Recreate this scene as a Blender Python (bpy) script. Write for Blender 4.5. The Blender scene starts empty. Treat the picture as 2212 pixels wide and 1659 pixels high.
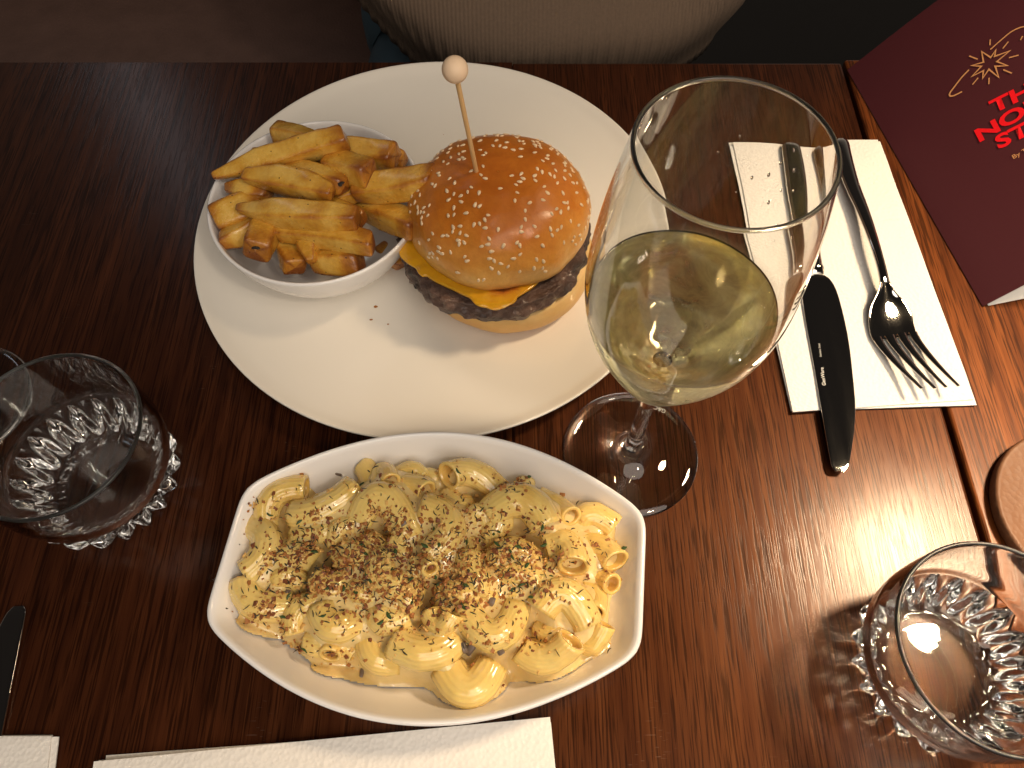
import bpy, math, random
import numpy as np
from mathutils import Vector, noise, Matrix

# ------------------------------------------------------------------ camera / world / light
sc = bpy.context.scene
COL = sc.collection
CAM_H = 0.42
TILT = math.radians(28.0)
cam_d = bpy.data.cameras.new("camera")
cam = bpy.data.objects.new("camera", cam_d)
COL.objects.link(cam)
cam.location = (0, 0, CAM_H)
cam.rotation_euler = (TILT, 0, 0)
cam_d.sensor_width = 36.0
cam_d.lens = 36.0 * 1661.0 / 2212.0
cam_d.clip_start = 0.01
cam_d.clip_end = 60
sc.camera = cam

world = bpy.data.worlds.new("World")
sc.world = world
world.use_nodes = True
bg = world.node_tree.nodes["Background"]
bg.inputs[1].default_value = 1.0
# dim room: dark ceiling and floor, warm lit walls around eye level
_wt = world.node_tree
_tc = _wt.nodes.new('ShaderNodeTexCoord')
_sx = _wt.nodes.new('ShaderNodeSeparateXYZ')
_cr = _wt.nodes.new('ShaderNodeValToRGB')
_mr = _wt.nodes.new('ShaderNodeMapRange')
_mr.inputs[1].default_value, _mr.inputs[2].default_value = -1, 1
_wt.links.new(_tc.outputs['Generated'], _sx.inputs[0])
_wt.links.new(_sx.outputs[2], _mr.inputs[0])
_wt.links.new(_mr.outputs[0], _cr.inputs[0])
for _p, _c in ((.40, (.02, .016, .013)), (.50, (.24, .20, .165)), (.64, (.34, .285, .23)), (.77, (.022, .018, .015))):
    _e = _cr.color_ramp.elements.new(_p)
    _e.color = (*_c, 1)
_cr.color_ramp.elements[0].color = (.02, .016, .013, 1)
_cr.color_ramp.elements[-1].color = (.012, .010, .009, 1)
_wt.links.new(_cr.outputs[0], bg.inputs[0])


def lamp(name, loc, target, size, watts, color, shape='DISK', spot=None, size_y=None):
    d = bpy.data.lights.new(name, 'AREA')
    d.shape = shape
    d.size = size
    if size_y:
        d.size_y = size_y
    d.energy = watts
    d.color = color
    if spot:
        d.spread = math.radians(spot)
    o = bpy.data.objects.new(name, d)
    COL.objects.link(o)
    o.location = loc
    o.rotation_euler = (Vector(target) - Vector(loc)).to_track_quat('-Z', 'Y').to_euler()
    return o


# pendant over the right-hand table, soft ceiling light behind the photographer, small cool lamp beyond
key = lamp("pendant_light", (0.76, 0.40, 1.05), (0.40, 0.12, 0), 0.20, 2.7, (1.0, 0.74, 0.46), spot=50)
fill = lamp("ceiling_light", (0.36, -0.72, 1.30), (0.02, 0.22, 0), 1.5, 18.0, (1.0, 0.88, 0.75))
lamp("added_glint_light", (0.52, -0.36, 1.12), (-0.02, 0.20, 0), 0.11, 2.6, (1.0, 0.84, 0.64))  # added lamp out of view, brightens the food and gives it glints
lamp("far_strip_lamp", (-1.10, 1.85, 1.45), (-.1, 0.35, 0), 0.16, 0.8, (0.86, 0.92, 1.0), 'RECTANGLE', size_y=0.7)

sc.view_settings.view_transform = 'Standard'
sc.view_settings.look = 'None'
sc.view_settings.exposure = 0.0
sc.view_settings.gamma = 1.0
sc.view_settings.use_curve_mapping = False
sc.render.engine = 'CYCLES'
sc.cycles.use_denoising = True
sc.cycles.max_bounces = 16
sc.cycles.transmission_bounces = 16
sc.cycles.glossy_bounces = 6
sc.cycles.diffuse_bounces = 4
sc.cycles.transparent_max_bounces = 16
sc.cycles.caustics_refractive = True
sc.cycles.caustics_reflective = False
sc.cycles.blur_glossy = 0.6
sc.cycles.sample_clamp_indirect = 0.0

# ------------------------------------------------------------------ pixel -> place (photo at 2212 x 1659)
PF, PCX, PCY = 1661.0, 1106.0, 829.5
_ct, _st = math.cos(TILT), math.sin(TILT)


def ray(x, y):
    a, b = (x - PCX) / PF, (y - PCY) / PF
    return np.array([a, -b * _ct + _st, -b * _st - _ct])


def W(x, y, z=0.0):
    d = ray(x, y)
    t = (z - CAM_H) / d[2]
    return np.array([d[0] * t, d[1] * t, z])


def on_plane(x, y, p0, n):
    d = ray(x, y)
    c = np.array([0, 0, CAM_H])
    t = np.dot(np.array(p0) - c, n) / np.dot(d, n)
    return c + d * t


# ------------------------------------------------------------------ helpers
def tag(o, label=None, cat=None, group=None, kind=None):
    if label:
        o["label"] = label
    if cat:
        o["category"] = cat
    if group:
        o["group"] = group
    if kind:
        o["kind"] = kind
    return o


def thing(name, loc, label, cat, group=None):
    o = bpy.data.objects.new(name, None)
    COL.objects.link(o)
    o.empty_display_size = 0.02
    o.location = tuple(float(v) for v in loc)
    tag(o, label, cat, group)
    return o


def mesh_data(name, verts, faces, mat, smooth=True, sharp=None):
    me = bpy.data.meshes.new(name)
    me.from_pydata([tuple(map(float, v)) for v in verts], [], [tuple(map(int, f)) for f in faces])
    me.materials.append(mat)
    if smooth:
        me.polygons.foreach_set('use_smooth', [True] * len(me.polygons))
    if sharp:
        me.set_sharp_from_angle(angle=math.radians(sharp))
    me.update()
    return me


def link(name, me, parent=None, loc=None):
    o = bpy.data.objects.new(name, me)
    COL.objects.link(o)
    if parent:
        o.parent = parent
    if loc is not None:
        o.location = tuple(float(v) for v in loc)
    return o


def obj(name, verts, faces, mat, parent=None, org=None, smooth=True, sharp=None):
    """one mesh object; verts in world space, origin moved to org (or the parent's place)"""
    v = np.asarray(verts, float)
    if org is None:
        org = np.array(parent.location) if parent and not (parent.parent) else np.zeros(3)
        if parent and parent.type == 'MESH':
            org = np.zeros(3)
            q = parent
            while q:
                org = org + np.array(q.location)
                q = q.parent
        me = mesh_data(name, v - org, faces, mat, smooth, sharp)
        o = link(name, me, parent, None if parent else org)
        return o
    org = np.asarray(org, float)
    me = mesh_data(name, v - org, faces, mat, smooth, sharp)
    po = np.zeros(3)
    q = parent
    while q:
        po = po + np.array(q.location)
        q = q.parent
    return link(name, me, parent, org - po)


def bevel(o, w, seg=2):
    m = o.modifiers.new("bevel", 'BEVEL')
    m.width = w
    m.segments = seg
    m.limit_method = 'ANGLE'
    return o


def grid_faces(n, m, close_m=True, off=0):
    """n rings of m points"""
    f = []
    mm = m if close_m else m - 1
    for i in range(n - 1):
        for j in range(mm):
            k = (j + 1) % m
            f.append((off + i * m + j, off + i * m + k, off + (i + 1) * m + k, off + (i + 1) * m + j))
    return f


def revolve(profile, c=(0, 0, 0), n=96, cap0=False, cap1=False):
    pr = np.array(profile, float)
    th = np.linspace(0, 2 * math.pi, n, endpoint=False)
    v = []
    for r, z in pr:
        v += [(c[0] + r * math.cos(t), c[1] + r * math.sin(t), c[2] + z) for t in th]
    f = grid_faces(len(pr), n)
    if cap0:
        f.append(tuple(range(n))[::-1])
    if cap1:
        f.append(tuple(range((len(pr) - 1) * n, len(pr) * n)))
    return v, f


def catmull(pts, k=6):
    p = np.array(pts, float)
    q = np.vstack([2 * p[0] - p[1], p, 2 * p[-1] - p[-2]])
    out = []
    for i in range(1, len(q) - 2):
        for s in range(k):
            t = s / k
            a, b, c, d = q[i - 1], q[i], q[i + 1], q[i + 2]
            out.append(0.5 * ((2 * b) + (-a + c) * t + (2 * a - 5 * b + 4 * c - d) * t * t + (-a + 3 * b - 3 * c + d) * t ** 3))
    out.append(p[-1])
    return np.array(out)


def box(x0, x1, y0, y1, z0, z1):
    v = [(x0, y0, z0), (x1, y0, z0), (x1, y1, z0), (x0, y1, z0), (x0, y0, z1), (x1, y0, z1), (x1, y1, z1), (x0, y1, z1)]
    f = [(0, 3, 2, 1), (4, 5, 6, 7), (0, 1, 5, 4), (1, 2, 6, 5), (2, 3, 7, 6), (3, 0, 4, 7)]
    return v, f


def prism(outline, z0, z1):
    n = len(outline)
    v = [(p[0], p[1], z0) for p in outline] + [(p[0], p[1], z1) for p in outline]
    f = [tuple(range(n))[::-1], tuple(range(n, 2 * n))]
    f += [(i, (i + 1) % n, n + (i + 1) % n, n + i) for i in range(n)]
    return v, f


# ------------------------------------------------------------------ materials
def mat(name):
    m = bpy.data.materials.new(name)
    m.use_nodes = True
    nt = m.node_tree
    return m, nt, nt.nodes["Principled BSDF"]


def N(nt, t, **kw):
    n = nt.nodes.new(t)
    for k, v in kw.items():
        if k.startswith('i_'):
            key = k[2:]
            key = int(key) if key.isdigit() else key.replace('_', ' ')
            n.inputs[key].default_value = v
        else:
            setattr(n, k, v)
    return n


def ramp(nt, stops, fac):
    r = nt.nodes.new('ShaderNodeValToRGB')
    e = r.color_ramp.elements
    e[0].position, e[0].color = stops[0][0], (*stops[0][1], 1)
    e[1].position, e[1].color = stops[-1][0], (*stops[-1][1], 1)
    for p, c in stops[1:-1]:
        q = e.new(p)
        q.color = (*c, 1)
    nt.links.new(fac, r.inputs[0])
    return r


def mixc(nt, fac, a, b, mode='MIX'):
    m = nt.nodes.new('ShaderNodeMix')
    m.data_type = 'RGBA'
    m.blend_type = mode
    for s, v in ((m.inputs[0], fac), (m.inputs[6], a), (m.inputs[7], b)):
        if isinstance(v, (int, float)):
            s.default_value = v
        elif isinstance(v, tuple):
            s.default_value = (*v, 1)
        else:
            nt.links.new(v, s)
    return m.outputs[2]


def mth(nt, op, a, b=None, clamp=False):
    m = nt.nodes.new('ShaderNodeMath')
    m.operation = op
    m.use_clamp = clamp
    for i, v in enumerate((a, b)):
        if v is None:
            continue
        if isinstance(v, (int, float)):
            m.inputs[i].default_value = v
        else:
            nt.links.new(v, m.inputs[i])
    return m.outputs[0]


def bumpn(nt, bs, h, strength, dist):
    b = nt.nodes.new('ShaderNodeBump')
    b.inputs['Strength'].default_value = strength
    b.inputs['Distance'].default_value = dist
    nt.links.new(h, b.inputs['Height'])
    nt.links.new(b.outputs[0], bs.inputs['Normal'])
    return b


def tex_noise(nt, vec, scale, detail=3, rough=.5, dist=0.0):
    n = N(nt, 'ShaderNodeTexNoise')
    n.inputs['Scale'].default_value = scale
    n.inputs['Detail'].default_value = detail
    n.inputs['Roughness'].default_value = rough
    n.inputs['Distortion'].default_value = dist
    if vec is not None:
        nt.links.new(vec, n.inputs['Vector'])
    return n.outputs['Fac']


def objvec(nt, scale=(1, 1, 1), loc=(0, 0, 0), rot=(0, 0, 0), rnd=0.0):
    t = N(nt, 'ShaderNodeTexCoord')
    mp = N(nt, 'ShaderNodeMapping')
    mp.inputs['Scale'].default_value = scale
    mp.inputs['Location'].default_value = loc
    mp.inputs['Rotation'].default_value = rot
    if rnd:
        oi = N(nt, 'ShaderNodeObjectInfo')
        mul = mth(nt, 'MULTIPLY', oi.outputs['Random'], rnd)
        add = N(nt, 'ShaderNodeVectorMath', operation='ADD')
        nt.links.new(t.outputs['Object'], add.inputs[0])
        nt.links.new(mul, add.inputs[1])
        nt.links.new(add.outputs[0], mp.inputs[0])
    else:
        nt.links.new(t.outputs['Object'], mp.inputs[0])
    return mp.outputs[0]


def plain(name, color, rough=.5, metal=0, **kw):
    m, nt, b = mat(name)
    b.inputs['Base Color'].default_value = (*color, 1)
    b.inputs['Roughness'].default_value = rough
    b.inputs['Metallic'].default_value = metal
    for k, v in kw.items():
        b.inputs[k.replace('_', ' ')].default_value = v
    return m


def make_wood(name, dark, mid, light, rough=.2, coat=.34):
    m, nt, b = mat(name)
    L = nt.links
    v = objvec(nt, (1, 1, 1), rnd=7.3)
    warp = tex_noise(nt, objvec(nt, (9, 1.1, 4), rnd=5.1), 1.0, 2)
    # annual-ring bands, stretched along Y, bent by the slow noise into flame figures
    sep = N(nt, 'ShaderNodeSeparateXYZ')
    L.new(v, sep.inputs[0])
    band = mth(nt, 'ADD', mth(nt, 'MULTIPLY', sep.outputs[0], 55.0), mth(nt, 'MULTIPLY', warp, 9.0))
    rings = mth(nt, 'PINGPONG', band, 0.5)
    rings = mth(nt, 'MULTIPLY', rings, 2.0)
    fine = tex_noise(nt, objvec(nt, (420, 9, 60), rnd=3.7), 1.0, 4, .65)
    pores = tex_noise(nt, objvec(nt, (900, 26, 90), rnd=9.1), 1.0, 2, .6)
    fac = mth(nt, 'ADD', mth(nt, 'MULTIPLY', rings, .26), mth(nt, 'MULTIPLY', fine, .74))
    c = ramp(nt, [(.28, dark), (.52, mid), (.78, light)], fac).outputs[0]
    pm = ramp(nt, [(.53, (0, 0, 0)), (.63, (1, 1, 1))], mth(nt, 'ADD', pores, mth(nt, 'MULTIPLY', rings, .07))).outputs[0]
    c = mixc(nt, mth(nt, 'MULTIPLY', pm, .75), c, tuple(x * .35 for x in dark))
    big = tex_noise(nt, objvec(nt, (6, 2, 3), rnd=2.0), 1.0, 3)
    c = mixc(nt, 1.0, c, ramp(nt, [(.25, (.75, .74, .73)), (.75, (1.2, 1.16, 1.12))], big).outputs[0], 'MULTIPLY')
    oi = N(nt, 'ShaderNodeObjectInfo')
    c = mixc(nt, 1.0, c, ramp(nt, [(0, (.92, .91, .90)), (1, (1.08, 1.06, 1.05))], oi.outputs['Random']).outputs[0], 'MULTIPLY')
    scr = tex_noise(nt, objvec(nt, (170, 2300, 50), rot=(0, 0, -.5)), 1.0, 1, .5)
    where = tex_noise(nt, objvec(nt, (26, 22, 9), loc=(3.1, 1.7, 0)), 1.0, 2)
    scm = mth(nt, 'MULTIPLY', ramp(nt, [(.70, (0, 0, 0)), (.76, (1, 1, 1))], scr).outputs[0], ramp(nt, [(.62, (0, 0, 0)), (.70, (1, 1, 1))], where).outputs[0])
    c = mixc(nt, mth(nt, 'MULTIPLY', scm, .45), c, (.20, .14, .11))
    L.new(c, b.inputs['Base Color'])
    smudge = tex_noise(nt, objvec(nt, (14, 11, 9)), 1.0, 4, .6)
    r = mth(nt, 'ADD', mth(nt, 'MULTIPLY', smudge, .12), .42)
    L.new(r, b.inputs['Roughness'])
    # stained fibres shine in their own colour
    b.inputs['Specular IOR Level'].default_value = .62
    tint = mixc(nt, 1.0, ramp(nt, [(.3, (.55, .16, .045)), (.75, (1.0, .36, .11))], fac).outputs[0], ramp(nt, [(0, (1, 1, 1)), (1, (.45, .45, .45))], pm).outputs[0], 'MULTIPLY')
    L.new(tint, b.inputs['Specular Tint'])
    b.inputs['Coat Weight'].default_value = coat
    L.new(mth(nt, 'ADD', mth(nt, 'MULTIPLY', smudge, .14), rough - .07), b.inputs['Coat Roughness'])
    hgt = mth(nt, 'SUBTRACT', mth(nt, 'MULTIPLY', fine, .5), mth(nt, 'MULTIPLY', pm, .8))
    bm = bumpn(nt, b, hgt, .07, .0004)
    L.new(bm.outputs[0], b.inputs['Coat Normal'])
    return m


M_WOOD = make_wood("stained_oak", (.018, .0052, .0026), (.034, .0096, .0041), (.052, .0150, .0060), .20)
M_WOOD2 = make_wood("reddish_oak", (.040, .0105, .0030), (.095, .026, .0065), (.16, .048, .011), .24, .3)


def make_ceramic(name, color, rough=.16):
    m, nt, b = mat(name)
    n = tex_noise(nt, objvec(nt), 16, 3)
    c = mixc(nt, mth(nt, 'MULTIPLY', n, .25), color, tuple(x * .93 for x in color))
    nt.links.new(c, b.inputs['Base Color'])
    n2 = tex_noise(nt, objvec(nt), 40, 3)
    nt.links.new(mth(nt, 'ADD', mth(nt, 'MULTIPLY', n2, .10), rough - .05), b.inputs['Roughness'])
    b.inputs['Coat Weight'].default_value = .25
    b.inputs['Coat Roughness'].default_value = .06
    n3 = tex_noise(nt, objvec(nt), 9, 2)
    bumpn(nt, b, n3, .12, .002)
    return m


M_PLATE = make_ceramic("plate_glaze", (.80, .76, .69))
M_DISH = make_ceramic("dish_glaze", (.82, .805, .80), .13)


def make_glass(name, tint=(1, 1, 1), ior=1.5, rough=0.0):
    m, nt, b = mat(name)
    b.inputs['Base Color'].default_value = (*tint, 1)
    b.inputs['Roughness'].default_value = rough
    b.inputs['IOR'].default_value = ior
    b.inputs['Transmission Weight'].default_value = 1
    return m


M_GLASS = make_glass("clear_glass", (.985, .995, .985), 1.5)
M_PRESSED = make_glass("pressed_glass", (.98, .99, .985), 1.5, .025)
M_RIM = make_glass("roughened_pale_rim", (.97, 1, .97), 1.5, .32)  # roughened glass puts a pale, light-catching look into the rims
M_WINE = make_glass("white_wine", (.985, .955, .66), 1.34)
M_WATER = make_glass("water", (1, 1, 1), 1.33)


def make_misted():
    m, nt, b = mat("misted_glass")
    b.inputs['Base Color'].default_value = (.985, .995, .985, 1)
    b.inputs['Roughness'].default_value = 0
    b.inputs['IOR'].default_value = 1.5
    b.inputs['Transmission Weight'].default_value = 1
    t = N(nt, 'ShaderNodeTexCoord')
    sp = N(nt, 'ShaderNodeSeparateXYZ')
    nt.links.new(t.outputs['Object'], sp.inputs[0])
    # condensation only where the cold wine touches the wall
    below = ramp(nt, [(.153, (1, 1, 1)), (.163, (0, 0, 0))], sp.outputs[2]).outputs[0]
    n = tex_noise(nt, objvec(nt), 55, 5, .65, .6)
    patch = ramp(nt, [(.34, (.30, .30, .30)), (.62, (1, 1, 1))], n).outputs[0]
    fac = mth(nt, 'MULTIPLY', mth(nt, 'MULTIPLY', below, patch), .58)
    tr = N(nt, 'ShaderNodeBsdfTranslucent')
    tr.inputs[0].default_value = (.93, .91, .70, 1)
    df = N(nt, 'ShaderNodeBsdfDiffuse')
    df.inputs[0].default_value = (.93, .91, .70, 1)
    a = N(nt, 'ShaderNodeMixShader')
    nt.links.new(tr.outputs[0], a.inputs[1])
    nt.links.new(df.outputs[0], a.inputs[2])
    mx = N(nt, 'ShaderNodeMixShader')
    nt.links.new(fac, mx.inputs[0])
    nt.links.new(b.outputs[0], mx.inputs[1])
    nt.links.new(a.outputs[0], mx.inputs[2])
    nt.links.new(mx.outputs[0], nt.nodes['Material Output'].inputs[0])
    return m


M_MIST = make_misted()


def make_steel():
    m, nt, b = mat("polished_steel")
    b.inputs['Base Color'].default_value = (.62, .60, .57, 1)
    b.inputs['Metallic'].default_value = 1
    n = tex_noise(nt, objvec(nt, (60, 8, 60)), 1.0, 5, .7)
    nt.links.new(mth(nt, 'ADD', mth(nt, 'MULTIPLY', n, .09), .0), b.inputs['Roughness'])
    return m


M_STEEL = make_steel()


def make_paper():
    m, nt, b = mat("paper_napkin")
    b.inputs['Base Color'].default_value = (.82, .79, .75, 1)
    b.inputs['Roughness'].default_value = .95
    v = objvec(nt, (1, 1, 1), rot=(0, 0, .72))
    w1 = N(nt, 'ShaderNodeTexVoronoi')
    w1.inputs['Scale'].default_value = 430
    nt.links.new(v, w1.inputs['Vector'])
    n = tex_noise(nt, objvec(nt), 60, 4)
    h = mth(nt, 'ADD', w1.outputs['Distance'], mth(nt, 'MULTIPLY', n, 1.5))
    bumpn(nt, b, h, .55, .0007)
    return m


M_PAPER = make_paper()


def make_bun(name, stops, z0, z1, rough=.42):
    m, nt, b = mat(name)
    t = N(nt, 'ShaderNodeTexCoord')
    sp = N(nt, 'ShaderNodeSeparateXYZ')
    nt.links.new(t.outputs['Object'], sp.inputs[0])
    zz = mth(nt, 'DIVIDE', mth(nt, 'SUBTRACT', sp.outputs[2], z0), z1 - z0)
    n = tex_noise(nt, objvec(nt), 38, 5, .6)
    zz = mth(nt, 'ADD', zz, mth(nt, 'MULTIPLY', mth(nt, 'SUBTRACT', n, .5), .95))
    c = ramp(nt, stops, zz).outputs[0]
    f = tex_noise(nt, objvec(nt), 420, 3, .6)
    c = mixc(nt, mth(nt, 'MULTIPLY', f, .35), c, tuple(x * .75 for x in stops[-1][1]))
    nt.links.new(c, b.inputs['Base Color'])
    b.inputs['Roughness'].default_value = rough
    b.inputs['Subsurface Weight'].default_value = .12
    b.inputs['Specular IOR Level'].default_value = .25
    b.inputs['Coat Weight'].default_value = .35
    b.inputs['Coat Roughness'].default_value = .24
    b.inputs['Subsurface Radius'].default_value = (.004, .002, .001)
    b.inputs['Subsurface Scale'].default_value = 1.0
    w = tex_noise(nt, objvec(nt), 260, 4, .6)
    n4 = tex_noise(nt, objvec(nt), 60, 3)
    bumpn(nt, b, mth(nt, 'ADD', w, mth(nt, 'MULTIPLY', n4, 1.5)), .45, .0009)
    return m


M_BUN = make_bun("glazed_bun_crust", [(0, (.78, .46, .13)), (.26, (.70, .32, .055)), (.55, (.56, .19, .021)), (1, (.34, .085, .008))], .049, .096, .36)
M_HEEL = make_bun("bun_heel_crust", [(0, (.60, .30, .075)), (.45, (.66, .38, .11)), (1, (.76, .56, .27))], .006, .034, .5)
M_SEED = plain("sesame", (.74, .58, .38), .45)


def make_attr_food(name, attr, stops, rough, spots=None, bump=(.4, 300, .0008), sss=0.1, rnd=True, coat=(0, .1)):
    m, nt, b = mat(name)
    b.inputs['Coat Weight'].default_value = coat[0]
    b.inputs['Coat Roughness'].default_value = coat[1]
    a = N(nt, 'ShaderNodeAttribute', attribute_name=attr)
    n = tex_noise(nt, objvec(nt, rnd=3.0 if rnd else 0), 140, 5, .65)
    f = mth(nt, 'ADD', a.outputs['Fac'], mth(nt, 'MULTIPLY', mth(nt, 'SUBTRACT', n, .5), .9))
    c = ramp(nt, stops, f).outputs[0]
    if spots:
        v = N(nt, 'ShaderNodeTexVoronoi')
        v.inputs['Scale'].default_value = spots[0]
        nt.links.new(objvec(nt, rnd=11.0), v.inputs['Vector'])
        s = ramp(nt, [(spots[1], (1, 1, 1)), (spots[1] * 1.5, (0, 0, 0))], v.outputs['Distance']).outputs[0]
        c = mixc(nt, s, c, (.025, .010, .006))
    nt.links.new(c, b.inputs['Base Color'])
    r = tex_noise(nt, objvec(nt), 90, 3)
    nt.links.new(mth(nt, 'ADD', mth(nt, 'MULTIPLY', r, .3), rough - .15), b.inputs['Roughness'])
    b.inputs['Subsurface Weight'].default_value = sss
    b.inputs['Subsurface Radius'].default_value = (.004, .0025, .001)
    b.inputs['Subsurface Scale'].default_value = 1.0
    h = tex_noise(nt, objvec(nt, rnd=1.0), bump[1], 5, .65)
    bumpn(nt, b, h, bump[0], bump[2])
    return m


M_CHIP = make_attr_food("fried_potato", "brown", [(.0, (.72, .45, .095)), (.30, (.60, .315, .040)), (.60, (.42, .165, .018)), (1, (.20, .058, .010))], .29,
                        (170, .060), (.6, 330, .0012), .10, True, (.45, .16))
M_PATTY = make_attr_food("seared_beef", "brown", [(0, (.17, .095, .068)), (.5, (.075, .040, .030)), (.9, (.010, .007, .006))], .38, None, (1.0, 260, .0025), 0.0, False, (.3, .2))
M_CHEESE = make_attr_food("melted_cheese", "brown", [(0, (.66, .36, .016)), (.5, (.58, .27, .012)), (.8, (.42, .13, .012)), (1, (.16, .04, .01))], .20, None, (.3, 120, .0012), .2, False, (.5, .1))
M_PASTA = make_attr_food("creamy_pasta", "brown", [(0, (.84, .61, .215)), (.5, (.78, .54, .165)), (1, (.66, .41, .105))], .16, None, (.25, 90, .001), .25, True, (.55, .07))
M_SAUCE = make_attr_food("cheese_sauce", "brown", [(0, (.80, .62, .29)), (.5, (.75, .56, .24)), (1, (.62, .43, .17))], .17, None, (.35, 160, .001), .25, False, (.55, .07))
M_CRUMB_L = plain("pale_crumb", (.64, .38, .11), .7)
M_CRUMB_M = plain("toasted_crumb", (.36, .14, .032), .6)
M_CRUMB_D = plain("brown_crumb", (.20, .062, .02), .6)
M_HERB = plain("dried_herb", (.035, .030, .016), .6)
M_GREEN = plain("parsley", (.035, .075, .018), .5)
M_MUSH = plain("mushroom_grey", (.16, .12, .095), .35)
M_BEAD = plain("pale_beech", (.74, .55, .38), .6)
M_STICK = plain("bamboo", (.68, .44, .20), .55)
M_CHAR = plain("charred_spot", (.016, .011, .008), .75)

# ------------------------------------------------------------------ the floor, tables and bench
fl = obj("floor", *box(-3, 3, -2, 4, -.80, -.75), plain("dark_floor", (.010, .008, .007), .6), smooth=False)
tag(fl, kind="structure")

EDGE_Y = .513


def board_table(name, xs, y0, y1, m, label):
    t = thing(name, ((xs[0] + xs[-1]) / 2, (y0 + y1) / 2, -.75), label, "table")
    for a, b_ in zip(xs[:-1], xs[1:]):
        o = obj("board", *box(a, b_, y0, y1, -.030, 0), m, t, org=((a + b_) / 2, (y0 + y1) / 2, -.015), smooth=False)
        edge = a == xs[0] or b_ == xs[-1]
        if edge:
            bevel(o, .0022, 3)
    o = obj("apron", *box(xs[0] + .05, xs[-1] - .05, y0 + .05, y1 - .09, -.10, -.0305), m, t, smooth=False)
    for lx in (xs[0] + .05, xs[-1] - .11):
        for ly in (y0 + .05, y1 - .15):
            obj("leg", *box(lx, lx + .055, ly, ly + .055, -.75, -.1005), m, t, smooth=False)
    return t


board_table("dining_table", [-.88, -.75, -.63, -.505, -.385, -.262, -.135, .0, .2622], -.30, EDGE_Y, M_WOOD,
            "dark brown stained oak dining table carrying the burger plate and pasta dish")
board_table("dining_table", [.2652, .372, .48, .60, .72, .86], -.30, EDGE_Y + .004, M_WOOD2,
            "redder oak table pushed against the dark one, under the burgundy menu")


def make_leather(name, c):
    m, nt, b = mat(name)
    n = tex_noise(nt, objvec(nt), 30, 4)
    nt.links.new(mixc(nt, n, c, tuple(x * .6 for x in c)), b.inputs['Base Color'])
    b.inputs['Roughness'].default_value = .55
    v = N(nt, 'ShaderNodeTexVoronoi')
    v.inputs['Scale'].default_value = 300
    nt.links.new(objvec(nt), v.inputs['Vector'])
    bumpn(nt, b, v.outputs['Distance'], .3, .001)
    return m


M_SEAT = make_leather("brown_leather", (.19, .112, .09))
bq = thing("bench_seat", (-.45, .95, -.75), "dim brown leather bench behind the table, left of the seated person", "bench")
o = obj("seat", *box(-1.4, .16, .66, 1.12, -.36, -.26), M_SEAT, bq, smooth=True); bevel(o, .03, 4)
o = obj("backrest", *box(-1.4, .16, 1.125, 1.27, -.262, .25), M_SEAT, bq, smooth=True); bevel(o, .03, 4)
o = obj("base", *box(-1.38, .14, .72, 1.24, -.75, -.361), plain("bench_base", (.01, .008, .007), .6), bq, smooth=False)


# ------------------------------------------------------------------ the person across the table
def make_knit():
    m, nt, b = mat("taupe_knit")
    n = tex_noise(nt, objvec(nt), 500, 3)
    nt.links.new(mixc(nt, n, (.165, .112, .076), (.11, .075, .052)), b.inputs['Base Color'])
    b.inputs['Roughness'].default_value = .95
    w = N(nt, 'ShaderNodeTexWave', bands_direction='X')
    w.inputs['Scale'].default_value = 95
    nt.links.new(objvec(nt), w.inputs['Vector'])
    bumpn(nt, b, mth(nt, 'ADD', w.outputs['Fac'], n), .4, .001)
    return m


M_KNIT = make_knit()
M_DENIM = plain("blue_denim", (.038, .075, .105), .85)
M_SKIN = plain("skin", (.50, .30, .21), .5)
PX, PY = .014, .715


def skin_mesh(name, nodes, edges, m, parent):
    me = bpy.data.meshes.new(name)
    org = np.array(parent.location)
    me.from_pydata([tuple(np.array(p[:3]) - org) for p in nodes], edges, [])
    me.materials.append(m)
    o = link(name, me, parent)
    sk = o.modifiers.new("skin", 'SKIN')
    for i, p in enumerate(nodes):
        r = p[3]
        me.skin_vertices[0].data[i].radius = r if isinstance(r, tuple) else (r, r)
    me.skin_vertices[0].data[0].use_root = True
    sk.use_smooth_shade = True
    ss = o.modifiers.new("subsurf", 'SUBSURF')
    ss.levels = 2
    ss.render_levels = 2
    return o


per = thing("person", (PX, PY, -.75), "person in taupe ribbed sweater and blue jeans seated across the table", "person")
nodes = [(PX, PY + .06, -.17, (.13, .09)), (PX, PY + .05, 0, (.125, .085)), (PX, PY + .05, .17, (.13, .09)), (PX, PY + .05, .31, (.10, .07)),
         (PX, PY + .045, .40, .055), (PX, PY + .04, .47, .052), (PX, PY + .025, .53, (.07, .075)), (PX, PY + .02, .60, (.078, .095)), (PX, PY + .025, .67, (.06, .075))]
edges = [(i, i + 1) for i in range(8)]
for s in (-1, 1):
    k = len(nodes)
    nodes += [(PX + s * .16, PY + .06, .31, .055), (PX + s * .20, PY + .15, .12, .042), (PX + s * .19, PY + .22, -.04, .034), (PX + s * .17, PY + .22, -.18, .026),
              (PX + s * .16, PY + .20, -.235, .02)]
    edges += [(3, k), (k, k + 1), (k + 1, k + 2), (k + 2, k + 3), (k + 3, k + 4)]
    k = len(nodes)
    nodes += [(PX + s * .095, PY + .0, -.19, .075), (PX + s * .13, PY - .38, -.20, .055), (PX + s * .13, PY - .40, -.62, .036), (PX + s * .13, PY - .41, -.70, .035), (PX + s * .13, PY - .54, -.725, .025)]
    edges += [(0, k), (k, k + 1), (k + 1, k + 2), (k + 2, k + 3), (k + 3, k + 4)]
skin_mesh("body", nodes, edges, M_SKIN, per)
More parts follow.
